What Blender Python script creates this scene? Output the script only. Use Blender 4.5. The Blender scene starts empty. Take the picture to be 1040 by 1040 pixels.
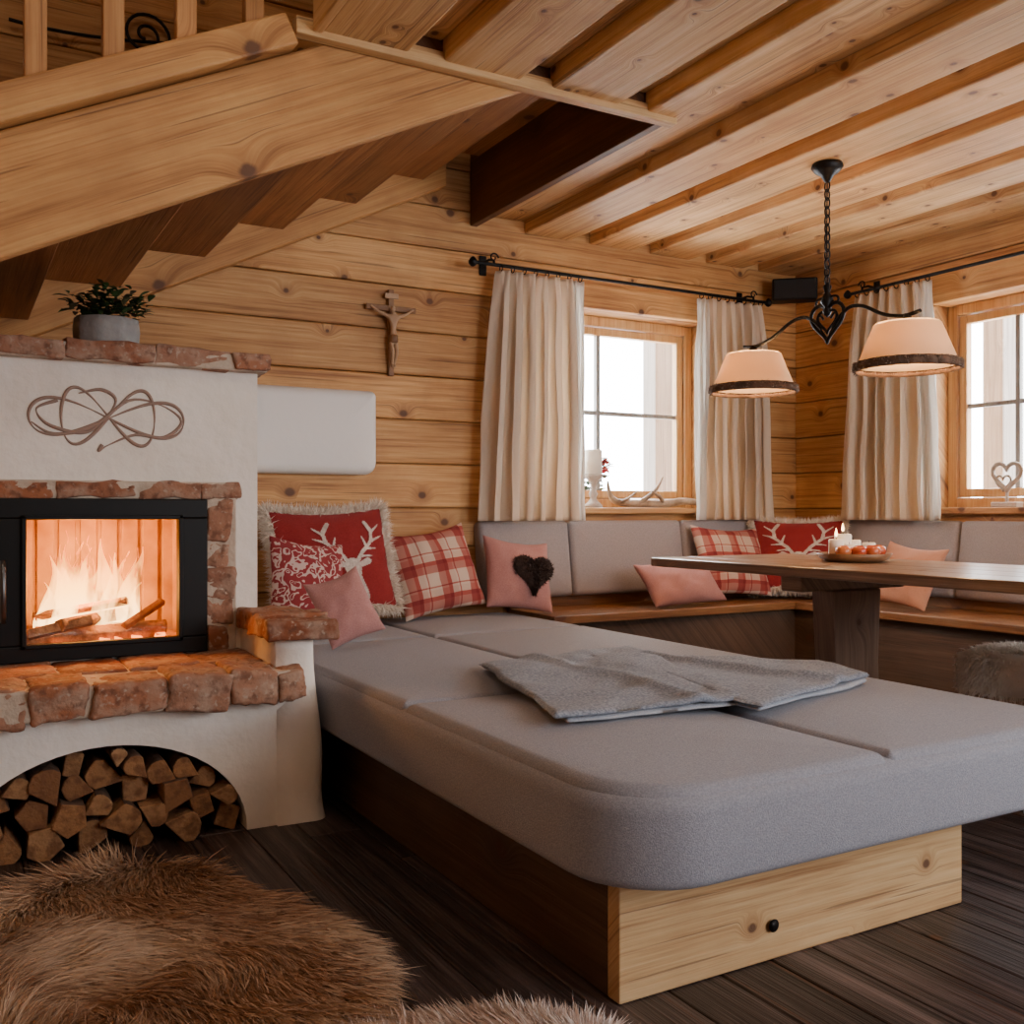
import bpy, math, random
import numpy as np
from mathutils import Vector, Matrix, Euler, noise
R=random.Random(7)
NR=np.random.default_rng(5)
S=bpy.context.scene
COL=S.collection
# ------------------------------------------------------------ helpers
def link(o,parent=None):
    COL.objects.link(o)
    if parent: o.parent=parent
    return o
def empty(name):
    e=bpy.data.objects.new(name,None); e.empty_display_size=.1
    return link(e)
def mobj(name,verts,faces,mat=None,parent=None,smooth=False,mi=None):
    me=bpy.data.meshes.new(name); me.from_pydata([tuple(v) for v in verts],[],faces); me.update()
    if mat is not None:
        for m in (mat if isinstance(mat,(list,tuple)) else [mat]): me.materials.append(m)
    if mi is not None: me.polygons.foreach_set('material_index',mi)
    if smooth: me.polygons.foreach_set('use_smooth',[True]*len(me.polygons))
    return link(bpy.data.objects.new(name,me),parent)
class MB:
    def __init__(s): s.v=[];s.f=[];s.m=[]
    def box(s,x0,x1,y0,y1,z0,z1,m=0,M=None):
        b=len(s.v)
        P=[(x0,y0,z0),(x1,y0,z0),(x1,y1,z0),(x0,y1,z0),(x0,y0,z1),(x1,y0,z1),(x1,y1,z1),(x0,y1,z1)]
        if M is not None: P=[tuple(M@Vector(p)) for p in P]
        s.v+=P
        s.f+=[tuple(b+i for i in q) for q in [(0,3,2,1),(4,5,6,7),(0,1,5,4),(1,2,6,5),(2,3,7,6),(3,0,4,7)]]
        s.m+=[m]*6; return s
    def prism(s,pts,lo,hi,axis='Y',m=0,mend=None):
        b=len(s.v);n=len(pts)
        for t in (lo,hi):
            for p in pts:
                s.v.append((p[0],t,p[1]) if axis=='Y' else ((t,p[0],p[1]) if axis=='X' else (p[0],p[1],t)))
        s.f.append(tuple(range(b,b+n))); s.f.append(tuple(range(b+2*n-1,b+n-1,-1)))
        s.m+=[m if mend is None else mend]*2
        for i in range(n):
            j=(i+1)%n; s.f.append((b+j,b+i,b+n+i,b+n+j)); s.m.append(m)
        return s
    def rock(s,x0,x1,y0,y1,z0,z1,amp=.008,n=9,m=0,rr=.2,skew=.006):
        b=len(s.v); idx={}
        c=Vector(((x0+x1)/2,(y0+y1)/2,(z0+z1)/2)); h=Vector(((x1-x0)/2,(y1-y0)/2,(z1-z0)/2))
        seed=Vector((R.random()*50,R.random()*50,R.random()*50)); r=min(h)*rr
        sk=[R.uniform(-skew,skew) for _ in range(6)]
        def g(i,hh):
            if i==0: return -hh
            if i==n: return hh
            if i==1: return -hh+r
            if i==n-1: return hh-r
            return -hh+r+(2*hh-2*r)*(i-1)/(n-2)
        def vid(i,j,k):
            if (i,j,k) in idx: return idx[(i,j,k)]
            p=Vector((g(i,h.x),g(j,h.y),g(k,h.z)))
            q=Vector([max(-(h[a]-r),min(h[a]-r,p[a])) for a in range(3)])
            d=p-q
            if d.length>1e-9: p=q+d.normalized()*min(d.length,r)
            u,w=p.x/h.x,p.z/h.z
            p=p+Vector((sk[0]*w,sk[1]*u+sk[2]*w,sk[3]*u))
            p=p+c
            p=p+noise.noise_vector((p+seed)*16)*amp+noise.noise_vector((p+seed)*55)*amp*.6
            s.v.append(tuple(p)); idx[(i,j,k)]=len(s.v)-1; return len(s.v)-1
        for i in range(n):
            for j in range(n):
                for q in ([(i,j,0),(i,j+1,0),(i+1,j+1,0),(i+1,j,0)],[(i,j,n),(i+1,j,n),(i+1,j+1,n),(i,j+1,n)],
                          [(i,0,j),(i+1,0,j),(i+1,0,j+1),(i,0,j+1)],[(i,n,j),(i,n,j+1),(i+1,n,j+1),(i+1,n,j)],
                          [(0,i,j),(0,i,j+1),(0,i+1,j+1),(0,i+1,j)],[(n,i,j),(n,i+1,j),(n,i+1,j+1),(n,i,j+1)]):
                    s.f.append(tuple(vid(*t) for t in q)); s.m.append(m)
        return s
    def obj(s,name,mat,parent=None,bevel=0,seg=2,smooth=False):
        o=mobj(name,s.v,s.f,mat,parent,smooth,s.m)
        if bevel:
            b=o.modifiers.new('bev','BEVEL'); b.width=bevel; b.segments=seg; b.limit_method='ANGLE'
        return o
def box(name,x0,x1,y0,y1,z0,z1,mat,parent=None,bevel=.004):
    return MB().box(x0,x1,y0,y1,z0,z1).obj(name,mat,parent,bevel)
def tube(name,pts,r,mat,parent=None,closed=False,radii=None,res=3,kind='POLY'):
    cu=bpy.data.curves.new(name,'CURVE'); cu.dimensions='3D'; cu.bevel_depth=r; cu.bevel_resolution=res; cu.use_fill_caps=True
    sp=cu.splines.new(kind)
    sp.points.add(len(pts)-1)
    for i,p in enumerate(pts):
        sp.points[i].co=(p[0],p[1],p[2],1); sp.points[i].radius=radii[i] if radii else 1
    if kind=='NURBS': sp.order_u=3; sp.use_endpoint_u=not closed; sp.resolution_u=6
    sp.use_cyclic_u=closed
    cu.materials.append(mat)
    return link(bpy.data.objects.new(name,cu),parent)
def lathe(name,prof,cx,cy,mat,parent=None,n=32,wob=None):
    v=[];f=[]
    for (r,z) in prof:
        for i in range(n):
            a=2*math.pi*i/n; rr=r*(1+(wob(a,z) if wob else 0))
            v.append((cx+rr*math.cos(a),cy+rr*math.sin(a),z))
    for k in range(len(prof)-1):
        for i in range(n):
            j=(i+1)%n; f.append((k*n+i,k*n+j,(k+1)*n+j,(k+1)*n+i))
    return mobj(name,v,f,mat,parent,True)
def strands(name,P,N,L,W,mat,parent=None,jit=.5,droop=.3,flow=None):
    """tapered curved fur tufts as real mesh"""
    P=np.asarray(P,float);N=np.asarray(N,float);n=len(P)
    d=N+NR.normal(0,jit,(n,3)) 
    if flow is not None: d=d+flow
    d/=np.linalg.norm(d,axis=1)[:,None]+1e-9
    ln=(L*(.6+.8*NR.random(n)))[:,None]
    side=np.cross(d,NR.normal(0,1,(n,3))); side/=np.linalg.norm(side,axis=1)[:,None]+1e-9
    g=np.array([0,0,-1.0]); curl=NR.normal(0,.2,(n,3))
    p0=P; p1=P+d*ln*.5+curl*ln*.15; p2=P+d*ln+(g*droop+curl)*ln*.5
    w=W*(.6+.8*NR.random(n))[:,None]
    V=np.empty((n,5,3)); V[:,0]=p0-side*w;V[:,1]=p0+side*w;V[:,2]=p1+side*w*.7;V[:,3]=p1-side*w*.7;V[:,4]=p2
    b=np.arange(n)[:,None]*5
    q=(b+np.array([0,1,2,3])).tolist(); t=(b+np.array([3,2,4])).tolist()
    return mobj(name,V.reshape(-1,3).tolist(),q+t,mat,parent)
# ------------------------------------------------------------ materials
def nt(name):
    m=bpy.data.materials.new(name); m.use_nodes=True; t=m.node_tree; t.nodes.clear()
    out=t.nodes.new('ShaderNodeOutputMaterial'); b=t.nodes.new('ShaderNodeBsdfPrincipled')
    t.links.new(b.outputs[0],out.inputs[0]); return m,t,b,out
def N(t,kind,**k):
    n=t.nodes.new(kind)
    for a,v in k.items(): setattr(n,a,v)
    return n
def math_(t,op,a,b=None,c=None):
    n=t.nodes.new('ShaderNodeMath'); n.operation=op
    for i,x in enumerate((a,b,c)):
        if x is None: continue
        if isinstance(x,(int,float)): n.inputs[i].default_value=x
        else: t.links.new(x,n.inputs[i])
    return n.outputs[0]
def ramp(t,fac,stops):
    n=t.nodes.new('ShaderNodeValToRGB'); e=n.color_ramp.elements
    while len(e)<len(stops): e.new(.5)
    for i,(p,c) in enumerate(stops): e[i].position=p; e[i].color=(*c,1) if len(c)==3 else c
    t.links.new(fac,n.inputs[0]); return n.outputs[0]
def mixc(t,fac,a,b,mode='MIX'):
    n=t.nodes.new('ShaderNodeMix'); n.data_type='RGBA'; n.blend_type=mode
    for i,x in ((0,fac),(6,a),(7,b)):
        if isinstance(x,(int,float)): n.inputs[i].default_value=x
        elif isinstance(x,tuple): n.inputs[i].default_value=(*x,1)
        else: t.links.new(x,n.inputs[i])
    return n.outputs[2]
def wood(name,c1,c2,c3,axis='X',rough=.6,knots=.5,bump=.3,kc=(.085,.03,.012),vary=.35,kscale=2.6,crack=.5,pat_=.45,bulge=.07):
    m,t,b,_=nt(name)
    tc=N(t,'ShaderNodeTexCoord'); ge=N(t,'ShaderNodeNewGeometry')
    sep=N(t,'ShaderNodeSeparateXYZ'); t.links.new(tc.outputs['Object'],sep.inputs[0])
    rnd=ge.outputs['Random Per Island']
    i='XYZ'.index(axis); o=[k for k in range(3) if k!=i]
    al=math_(t,'ADD',sep.outputs[i],math_(t,'MULTIPLY',rnd,31.7))
    ac=math_(t,'ADD',math_(t,'ADD',sep.outputs[o[0]],math_(t,'MULTIPLY',sep.outputs[o[1]],.93)),math_(t,'MULTIPLY',rnd,17.3))
    def comb(a,s1,s2):
        c=N(t,'ShaderNodeCombineXYZ'); t.links.new(math_(t,'MULTIPLY',al,s1),c.inputs[0]); t.links.new(math_(t,'MULTIPLY',a,s2),c.inputs[1]); return c.outputs[0]
    def noi(vec,det=4,dis=0):
        n=N(t,'ShaderNodeTexNoise'); n.noise_dimensions='2D'; n.inputs['Scale'].default_value=1; n.inputs['Detail'].default_value=det; n.inputs['Distortion'].default_value=dis
        t.links.new(vec,n.inputs['Vector']); return n.outputs[0]
    vo=N(t,'ShaderNodeTexVoronoi',voronoi_dimensions='2D'); vo.inputs['Scale'].default_value=1
    t.links.new(comb(ac,kscale*.8,kscale),vo.inputs['Vector'])
    dist=vo.outputs['Distance']
    sepc=N(t,'ShaderNodeSeparateColor'); t.links.new(vo.outputs['Color'],sepc.inputs[0])
    gate=math_(t,'GREATER_THAN',sepc.outputs[0],1-knots)
    bul=math_(t,'MULTIPLY',math_(t,'POWER',math_(t,'SUBTRACT',1,math_(t,'MINIMUM',math_(t,'MULTIPLY',dist,4.0),1)),2),gate)
    ac2=math_(t,'ADD',ac,math_(t,'MULTIPLY',bul,bulge))
    n1=noi(comb(ac2,.8,20),5,.2)
    n2=noi(comb(ac2,5,190),3)
    nb=noi(comb(ac2,1.5,70),3)
    g=math_(t,'ADD',math_(t,'ADD',math_(t,'MULTIPLY',n1,.42),math_(t,'MULTIPLY',n2,.25)),math_(t,'MULTIPLY',nb,.33))
    base=ramp(t,g,[(.33,c1),(.48,c2),(.66,c3)])
    hs=N(t,'ShaderNodeHueSaturation'); t.links.new(base,hs.inputs['Color'])
    t.links.new(math_(t,'ADD',math_(t,'MULTIPLY',math_(t,'FRACT',math_(t,'MULTIPLY',rnd,7.31)),vary),1-vary*.5),hs.inputs['Value'])
    n3=N(t,'ShaderNodeTexNoise'); n3.inputs['Scale'].default_value=2.6; n3.inputs['Detail'].default_value=6; n3.inputs['Roughness'].default_value=.62; t.links.new(tc.outputs['Object'],n3.inputs['Vector'])
    pat=mixc(t,ramp(t,n3.outputs[0],[(.44,(.0,.0,.0)),(.70,(pat_,)*3)]),hs.outputs[0],c1)
    ck=noi(comb(ac2,1.1,75),1)
    ck=ramp(t,ck,[(.245,(crack,)*3),(.275,(0,0,0))])
    pat=mixc(t,ck,pat,kc)
    rad=math_(t,'ADD',.03,math_(t,'MULTIPLY',sepc.outputs[1],.05))
    d2=math_(t,'ADD',dist,math_(t,'MULTIPLY',math_(t,'SUBTRACT',n1,.5),.05))
    kn=math_(t,'MULTIPLY',math_(t,'SUBTRACT',1,math_(t,'DIVIDE',d2,rad)),2.4)
    kn=math_(t,'MULTIPLY',math_(t,'MINIMUM',math_(t,'MAXIMUM',kn,0),1),gate)
    halo=math_(t,'MULTIPLY',math_(t,'MAXIMUM',math_(t,'SUBTRACT',1,math_(t,'DIVIDE',d2,math_(t,'MULTIPLY',rad,2.8))),0),math_(t,'MULTIPLY',gate,.8))
    col=mixc(t,halo,pat,c1)
    t.links.new(mixc(t,math_(t,'MULTIPLY',kn,.85),col,kc),b.inputs['Base Color'])
    b.inputs['Roughness'].default_value=rough
    bp=N(t,'ShaderNodeBump'); bp.inputs['Strength'].default_value=bump; bp.inputs['Distance'].default_value=.01
    t.links.new(math_(t,'SUBTRACT',g,ck),bp.inputs['Height']); t.links.new(bp.outputs[0],b.inputs['Normal'])
    return m
def plain(name,c,rough=.6,metal=0,bump=0,bs=60,c2=None,cs=8,sheen=0,detail=4,spec=.5):
    m,t,b,_=nt(name); b.inputs['Roughness'].default_value=rough; b.inputs['Metallic'].default_value=metal
    b.inputs['Specular IOR Level'].default_value=spec
    tc=N(t,'ShaderNodeTexCoord')
    b.inputs['Base Color'].default_value=(*c,1)
    if c2:
        n=N(t,'ShaderNodeTexNoise'); n.inputs['Scale'].default_value=cs; n.inputs['Detail'].default_value=detail; t.links.new(tc.outputs['Object'],n.inputs['Vector'])
        t.links.new(ramp(t,n.outputs[0],[(.35,c),(.65,c2)]),b.inputs['Base Color'])
    if bump:
        n=N(t,'ShaderNodeTexNoise'); n.inputs['Scale'].default_value=bs; n.inputs['Detail'].default_value=4; t.links.new(tc.outputs['Object'],n.inputs['Vector'])
        bp=N(t,'ShaderNodeBump'); bp.inputs['Strength'].default_value=bump; bp.inputs['Distance'].default_value=.01
        t.links.new(n.outputs[0],bp.inputs['Height']); t.links.new(bp.outputs[0],b.inputs['Normal'])
    if sheen: b.inputs['Sheen Weight'].default_value=sheen
    return m
def fabric(name,c,c2,cs=260,bump=.35):
    return plain(name,c,.95,0,bump,420,c2,cs,sheen=.1,detail=2,spec=.2)
def islandmat(name,cols,rough=.9,noise_s=25,bump=.5,mixc2=None,nf=.5,c3=None,c4=None):
    m,t,b,_=nt(name); ge=N(t,'ShaderNodeNewGeometry'); tc=N(t,'ShaderNodeTexCoord')
    n=N(t,'ShaderNodeTexNoise'); n.inputs['Scale'].default_value=noise_s; n.inputs['Detail'].default_value=6; t.links.new(tc.outputs['Object'],n.inputs['Vector'])
    k=len(cols); base=ramp(t,ge.outputs['Random Per Island'],[(i/(k-1) if k>1 else 0,c) for i,c in enumerate(cols)])
    if mixc2: base=mixc(t,math_(t,'MULTIPLY',ramp(t,n.outputs[0],[(.45,(0,0,0)),(.62,(1,1,1))]),nf),base,mixc2)
    for cc,sc,lo in ((c3,2.3,.52),(c4,4.1,.58)):
        if cc:
            n4=N(t,'ShaderNodeTexNoise'); n4.inputs['Scale'].default_value=noise_s*sc; n4.inputs['Detail'].default_value=6; t.links.new(tc.outputs['Object'],n4.inputs['Vector'])
            base=mixc(t,ramp(t,n4.outputs[0],[(lo,(0,0,0)),(lo+.14,(.7,.7,.7))]),base,cc)
    t.links.new(base,b.inputs['Base Color']); b.inputs['Roughness'].default_value=rough; b.inputs['Specular IOR Level'].default_value=.3
    if bump:
        n5=N(t,'ShaderNodeTexNoise'); n5.inputs['Scale'].default_value=noise_s*2.5; n5.inputs['Detail'].default_value=8; t.links.new(tc.outputs['Object'],n5.inputs['Vector'])
        bp=N(t,'ShaderNodeBump'); bp.inputs['Strength'].default_value=bump; bp.inputs['Distance'].default_value=.01
        t.links.new(n5.outputs[0],bp.inputs['Height']); t.links.new(bp.outputs[0],b.inputs['Normal'])
    return m
W1,W2,W3=(.29,.115,.032),(.57,.285,.092),(.73,.44,.18)
wallX=wood('wall_wood_x',W1,W2,W3,'X',vary=.36,knots=.6,kscale=3.4)
wallY=wood('wall_wood_y',W1,W2,W3,'Y',vary=.36,knots=.6,kscale=3.4)
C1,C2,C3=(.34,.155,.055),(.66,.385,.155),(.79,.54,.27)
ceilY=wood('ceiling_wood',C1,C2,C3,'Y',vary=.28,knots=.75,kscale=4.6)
trimX=wood('trim_wood_x',C1,C2,C3,'X')
stairX=wood('stair_wood_x',(.30,.12,.032),(.54,.26,.08),(.66,.37,.13),'X',vary=.1,kscale=2.0,knots=.5)
stairY=wood('stair_wood_y',(.20,.075,.022),(.40,.17,.052),(.52,.25,.085),'Y',vary=.5)
stairZ=wood('stair_wood_z',(.28,.11,.03),(.48,.22,.07),(.60,.31,.11),'Z')
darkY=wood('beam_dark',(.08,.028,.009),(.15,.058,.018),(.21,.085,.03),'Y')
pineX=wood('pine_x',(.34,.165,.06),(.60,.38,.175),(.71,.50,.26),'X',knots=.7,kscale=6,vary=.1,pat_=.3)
pineShadeY=wood('pine_shaded_y',(.05,.025,.012),(.10,.052,.026),(.15,.085,.045),'Y')  # darkened copy of the plinth's pine: shade painted into the colour
floorM=wood('floor_wood',(.011,.007,.006),(.045,.029,.025),(.14,.095,.085),'Y',rough=.45,knots=.10,bump=.9,vary=.7,crack=.8,bulge=.02)
tableY=wood('table_wood',(.12,.06,.032),(.24,.14,.08),(.38,.24,.145),'Y',rough=.28,knots=.3,bump=.15,crack=.3,pat_=.3)
tableZ=wood('table_leg_wood',(.12,.065,.04),(.24,.145,.095),(.34,.22,.15),'Z',rough=.45,crack=.3,pat_=.3)
benchX=wood('bench_wood_x',(.14,.055,.02),(.28,.125,.045),(.38,.19,.08),'X',rough=.35,crack=.2)
benchY=wood('bench_wood_y',(.14,.055,.02),(.28,.125,.045),(.38,.19,.08),'Y',rough=.35,crack=.2)
winW=wood('window_wood',(.40,.18,.06),(.60,.33,.12),(.70,.44,.19),'Z',rough=.4,knots=.1,crack=.1,pat_=.2)
winX=wood('window_wood_x',(.40,.18,.06),(.60,.33,.12),(.70,.44,.19),'X',rough=.4,knots=.1,crack=.1,pat_=.2)
greyW=wood('grey_muntin',(.20,.20,.19),(.32,.31,.30),(.42,.41,.40),'Z',rough=.5,knots=.0,crack=0,pat_=0)
plaster=plain('plaster',(.82,.755,.67),.9,0,.7,16,(.88,.82,.745),5,spec=.2)
cushW=plain('white_leather',(.93,.90,.84),.6,0,.15,30)
iron=plain('black_iron',(.012,.011,.011),.45,.7,.2,80)
blackM=plain('black_enamel',(.004,.004,.004),.5,.0,spec=.25)
brick=islandmat('old_brick',[(.21,.066,.030),(.33,.12,.058),(.36,.20,.13),(.26,.085,.04),(.31,.17,.115),(.37,.145,.07)],.9,15,.8,(.42,.31,.23),.55,(.13,.055,.034),(.48,.40,.32))
mortar=plain('mortar',(.44,.35,.27),.95,0,.8,40,(.60,.50,.40),14)
wool=fabric('grey_wool',(.245,.255,.295),(.335,.345,.39))
seatF=fabric('bench_wool',(.28,.25,.255),(.36,.325,.325))
pinkF=fabric('pink_wool',(.40,.19,.175),(.49,.25,.235))
peachF=fabric('peach_wool',(.46,.21,.13),(.54,.27,.17))
redF=fabric('red_wool',(.22,.016,.018),(.30,.030,.030))
darkfur=islandmat('dark_fur',[(.035,.02,.016),(.08,.05,.042)],.9,20,0)
creamfur=islandmat('cream_fur',[(.74,.62,.50),(.90,.83,.73),(.82,.73,.62)],.95,20,0)
whitefur=islandmat('white_wool',[(.80,.74,.66),(.93,.89,.82),(.88,.82,.74)],.95,20,0)
motifM=plain('stag_felt',(.50,.41,.36),.95,0,.6,120,(.66,.57,.50),60)
brownfur=islandmat('brown_fur',[(.22,.10,.048),(.42,.235,.13),(.56,.36,.225),(.29,.145,.072)],.75,2.6,0,(.70,.52,.36),.8)
palefur=islandmat('pale_fur',[(.66,.56,.50),(.84,.77,.73),(.58,.44,.37)],.9,4,0,(.52,.34,.25),.6)
blanketM=fabric('blanket_wool',(.17,.195,.24),(.34,.375,.435),150,.5)
blanketR=fabric('blanket_underside',(.34,.37,.43),(.46,.49,.54),200)
waxM=plain('wax',(.88,.82,.70),.5); 
cementM=plain('cement',(.27,.26,.25),.9,0,.5,40,(.38,.37,.35),12)
leafM=islandmat('leaf',[(.02,.05,.015),(.05,.10,.03),(.04,.07,.02),(.11,.06,.04)],.5,20,0)
redleaf=islandmat('red_bloom',[(.45,.03,.04),(.65,.08,.10)],.5,20,0)
antlerM=plain('antler_bone',(.20,.13,.08),.5,0,.4,60,(.45,.34,.24),10)
appleM=plain('apple_skin',(.45,.03,.02),.25,0,0,1,(.55,.16,.05),14)
barkM=plain('bark',(.07,.04,.025),.95,0,.9,40,(.16,.09,.055),18)
endM=islandmat('split_wood',[(.26,.125,.05),(.42,.23,.11),(.34,.165,.07),(.20,.09,.04)],.9,30,.7,(.14,.06,.03),.7)
carveM=plain('carved_wood',(.20,.09,.035),.5,0,.1,40,(.30,.15,.06),20)
carveL=plain('carved_body',(.40,.24,.13),.5,0,.1,40,(.50,.32,.18),20)
paintM=plain('brown_paint',(.30,.20,.155),.8)
whiteW=plain('whitewashed_wood',(.40,.34,.29),.7,0,.4,60,(.52,.46,.40),20)
def plaid():
    m,t,b,_=nt('plaid'); b.inputs['Roughness'].default_value=.95
    tc=N(t,'ShaderNodeTexCoord'); sp=N(t,'ShaderNodeSeparateXYZ'); t.links.new(tc.outputs['Object'],sp.inputs[0])
    cream=(.56,.43,.34)
    masks=[]
    for k in (0,1):
        f=math_(t,'FRACT',math_(t,'ADD',math_(t,'MULTIPLY',sp.outputs[k],6.2),.25))
        masks.append(ramp(t,f,[(0,(.0,)*3),(.08,(.75,)*3),(.30,(1,)*3),(.42,(.15,)*3),(.60,(0,)*3),(.66,(.8,)*3),(.70,(0,)*3)]))
    for n in t.nodes:
        if n.type=='VALTORGB': n.color_ramp.interpolation='CONSTANT'
    s=math_(t,'MULTIPLY',math_(t,'ADD',masks[0],masks[1]),.5)
    t.links.new(ramp(t,s,[(0,cream),(.5,(.34,.07,.055)),(1,(.18,.014,.016))]),b.inputs['Base Color'])
    return m
plaidM=plaid()
def floral():
    m,t,b,_=nt('floral'); b.inputs['Roughness'].default_value=.95
    tc=N(t,'ShaderNodeTexCoord'); v=N(t,'ShaderNodeTexVoronoi',feature='SMOOTH_F1'); v.inputs['Scale'].default_value=22
    n=N(t,'ShaderNodeTexNoise'); n.inputs['Scale'].default_value=18; t.links.new(tc.outputs['Object'],n.inputs['Vector'])
    t.links.new(mixc(t,.10,tc.outputs['Object'],n.outputs['Color']),v.inputs['Vector'])
    w=math_(t,'SINE',math_(t,'MULTIPLY',v.outputs['Distance'],24))
    t.links.new(ramp(t,w,[(.40,(.26,.028,.033)),(.55,(.56,.42,.38))]),b.inputs['Base Color']); return m
floralM=floral()
def curtainmat(name,c,tr):
    m,t,b,out=nt(name); b.inputs['Base Color'].default_value=(*c,1); b.inputs['Roughness'].default_value=1
    tl=N(t,'ShaderNodeBsdfTranslucent'); tl.inputs[0].default_value=(*c,1)
    mx=N(t,'ShaderNodeMixShader'); mx.inputs[0].default_value=tr
    t.links.new(b.outputs[0],mx.inputs[1]); t.links.new(tl.outputs[0],mx.inputs[2]); t.links.new(mx.outputs[0],out.inputs[0])
    tc=N(t,'ShaderNodeTexCoord'); n=N(t,'ShaderNodeTexNoise'); n.inputs['Scale'].default_value=150; t.links.new(tc.outputs['Object'],n.inputs['Vector'])
    bp=N(t,'ShaderNodeBump'); bp.inputs['Strength'].default_value=.2; bp.inputs['Distance'].default_value=.005
    t.links.new(n.outputs[0],bp.inputs['Height']); t.links.new(bp.outputs[0],b.inputs['Normal']); return m
curtM=curtainmat('linen',(.80,.68,.54),.35)
liningM=curtainmat('white_lining',(.90,.87,.82),.55)
shadeM=curtainmat('lamp_linen',(.86,.68,.48),.5)
def glass():
    m,t,b,out=nt('glass'); tr=N(t,'ShaderNodeBsdfTransparent'); gl=N(t,'ShaderNodeBsdfGlossy'); gl.inputs['Roughness'].default_value=.03
    mx=N(t,'ShaderNodeMixShader'); mx.inputs[0].default_value=.04
    t.links.new(tr.outputs[0],mx.inputs[1]); t.links.new(gl.outputs[0],mx.inputs[2]); t.links.new(mx.outputs[0],out.inputs[0]); return m
glassM=glass()
def emit(name,c,s):
    m,t,b,out=nt(name); e=N(t,'ShaderNodeEmission'); e.inputs[0].default_value=(*c,1); e.inputs[1].default_value=s; t.links.new(e.outputs[0],out.inputs[0]); return m
def flame():
    m,t,b,out=nt('flame'); tc=N(t,'ShaderNodeTexCoord'); sp=N(t,'ShaderNodeSeparateXYZ'); t.links.new(tc.outputs['Object'],sp.inputs[0])
    n=N(t,'ShaderNodeTexNoise'); n.inputs['Scale'].default_value=9; n.inputs['Detail'].default_value=4; n.inputs['Distortion'].default_value=1.2
    mp=N(t,'ShaderNodeMapping'); mp.inputs['Scale'].default_value=(1.6,1.6,.6); t.links.new(tc.outputs['Object'],mp.inputs[0]); t.links.new(mp.outputs[0],n.inputs['Vector'])
    h=math_(t,'DIVIDE',math_(t,'SUBTRACT',sp.outputs[2],.56),.32)
    e=N(t,'ShaderNodeEmission'); t.links.new(ramp(t,h,[(0,(1,.58,.20)),(.4,(1,.42,.08)),(1,(1,.22,.03))]),e.inputs[0])
    e.inputs[1].default_value=9
    tr=N(t,'ShaderNodeBsdfTransparent'); mx=N(t,'ShaderNodeMixShader')
    a=math_(t,'SUBTRACT',math_(t,'MULTIPLY',n.outputs[0],2.0),math_(t,'ADD',math_(t,'MULTIPLY',h,.55),.45))
    a=math_(t,'MINIMUM',math_(t,'MAXIMUM',math_(t,'MULTIPLY',a,1.1),0),.6)
    t.links.new(a,mx.inputs[0]); t.links.new(tr.outputs[0],mx.inputs[1]); t.links.new(e.outputs[0],mx.inputs[2]); t.links.new(mx.outputs[0],out.inputs[0]); return m
flameM=flame()
emberM=emit('ember',(1,.22,.03),6)
fireclay=plain('fireclay',(.54,.33,.12),.9,0,.3,30,(.34,.18,.06),8)
# ------------------------------------------------------------ room shell
XR,YB=4.57,4.5
ZC=2.41; ZT=3.9; XL=-1.3; YF=-1.7
zlow=[i*.97/5 for i in range(6)]; zmid=[.97+(2.06-.97)*i/5 for i in range(1,6)]; ztop=[2.27,2.48]; zup=[2.48+.2029*i for i in range(1,8)]
def planks(rows,a0,a1,op,plane,p0,p1,mb,limit=None):
    for z0,z1 in rows:
        aa1=limit if (limit is not None and z0>2.47) else a1
        segs=[(a0,aa1)]
        if op and z0>=op[2]-.01 and z1<=op[3]+.01: segs=[(a0,op[0]),(op[1],aa1)]
        for s0,s1 in segs:
            j=R.uniform(-.005,.005)
            if plane=='Y': mb.box(s0,s1,p0+j,p1,z0+.002,z1-.002)
            else: mb.box(p0+j,p1,s0,s1,z0+.002,z1-.002)
def rows(zs): return list(zip(zs[:-1],zs[1:]))
allz=zlow+zmid+ztop
OP1=(2.58,3.88,.97,2.06); OP2=(2.74,3.52,.97,2.06)
mb=MB(); planks(rows(allz+zup),XL,XR+.3,OP1,'Y',YB,YB+.045,mb,limit=2.6)
for b in [(XL,OP1[0],0,2.48),(OP1[1],XR+.3,0,2.48),(OP1[0],OP1[1],0,.97),(OP1[0],OP1[1],2.06,2.48),(XL,2.9,2.48,ZT)]:
    mb.box(b[0],b[1],YB+.04,YB+.34,b[2],b[3])
mb.obj('wall_back',wallX,bevel=.008)
mb=MB(); planks(rows(allz),YF,YB,OP2,'X',XR,XR+.045,mb)
for b in [(YF,OP2[0],0,2.48),(OP2[1],YB,0,2.48),(OP2[0],OP2[1],0,.97),(OP2[0],OP2[1],2.06,2.48)]:
    mb.box(XR+.04,XR+.34,b[0],b[1],b[2],b[3])
mb.obj('wall_right',wallY,bevel=.008)
mb=MB(); planks(rows(allz+zup),YF,YB,None,'X',XL-.05,XL,mb); mb.box(XL-.3,XL-.05,YF,YB,0,ZT); mb.obj('wall_left',wallY,bevel=.005)
mb=MB(); planks(rows(allz+zup),XL,XR,None,'Y',YF-.05,YF,mb); mb.box(XL,XR,YF-.3,YF-.05,0,ZT); mb.obj('wall_front',wallX,bevel=.005)
mb=MB(); x=XL
while x<XR+.3:
    w=R.uniform(.10,.17); y=YF-R.random()
    while y<YB:
        l=R.uniform(1.2,2.8); mb.box(x+.0015,x+w-.0015,max(y,YF)+.001,min(y+l,YB+.02)-.001,-.04,R.uniform(-.002,0)); y+=l
    x+=w
mb.box(XL-.1,XR+.3,YF-.1,YB+.1,-.12,-.035)
mb.obj('floor',floorM,bevel=.0025,seg=1)
mb=MB()
x=.98
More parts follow.
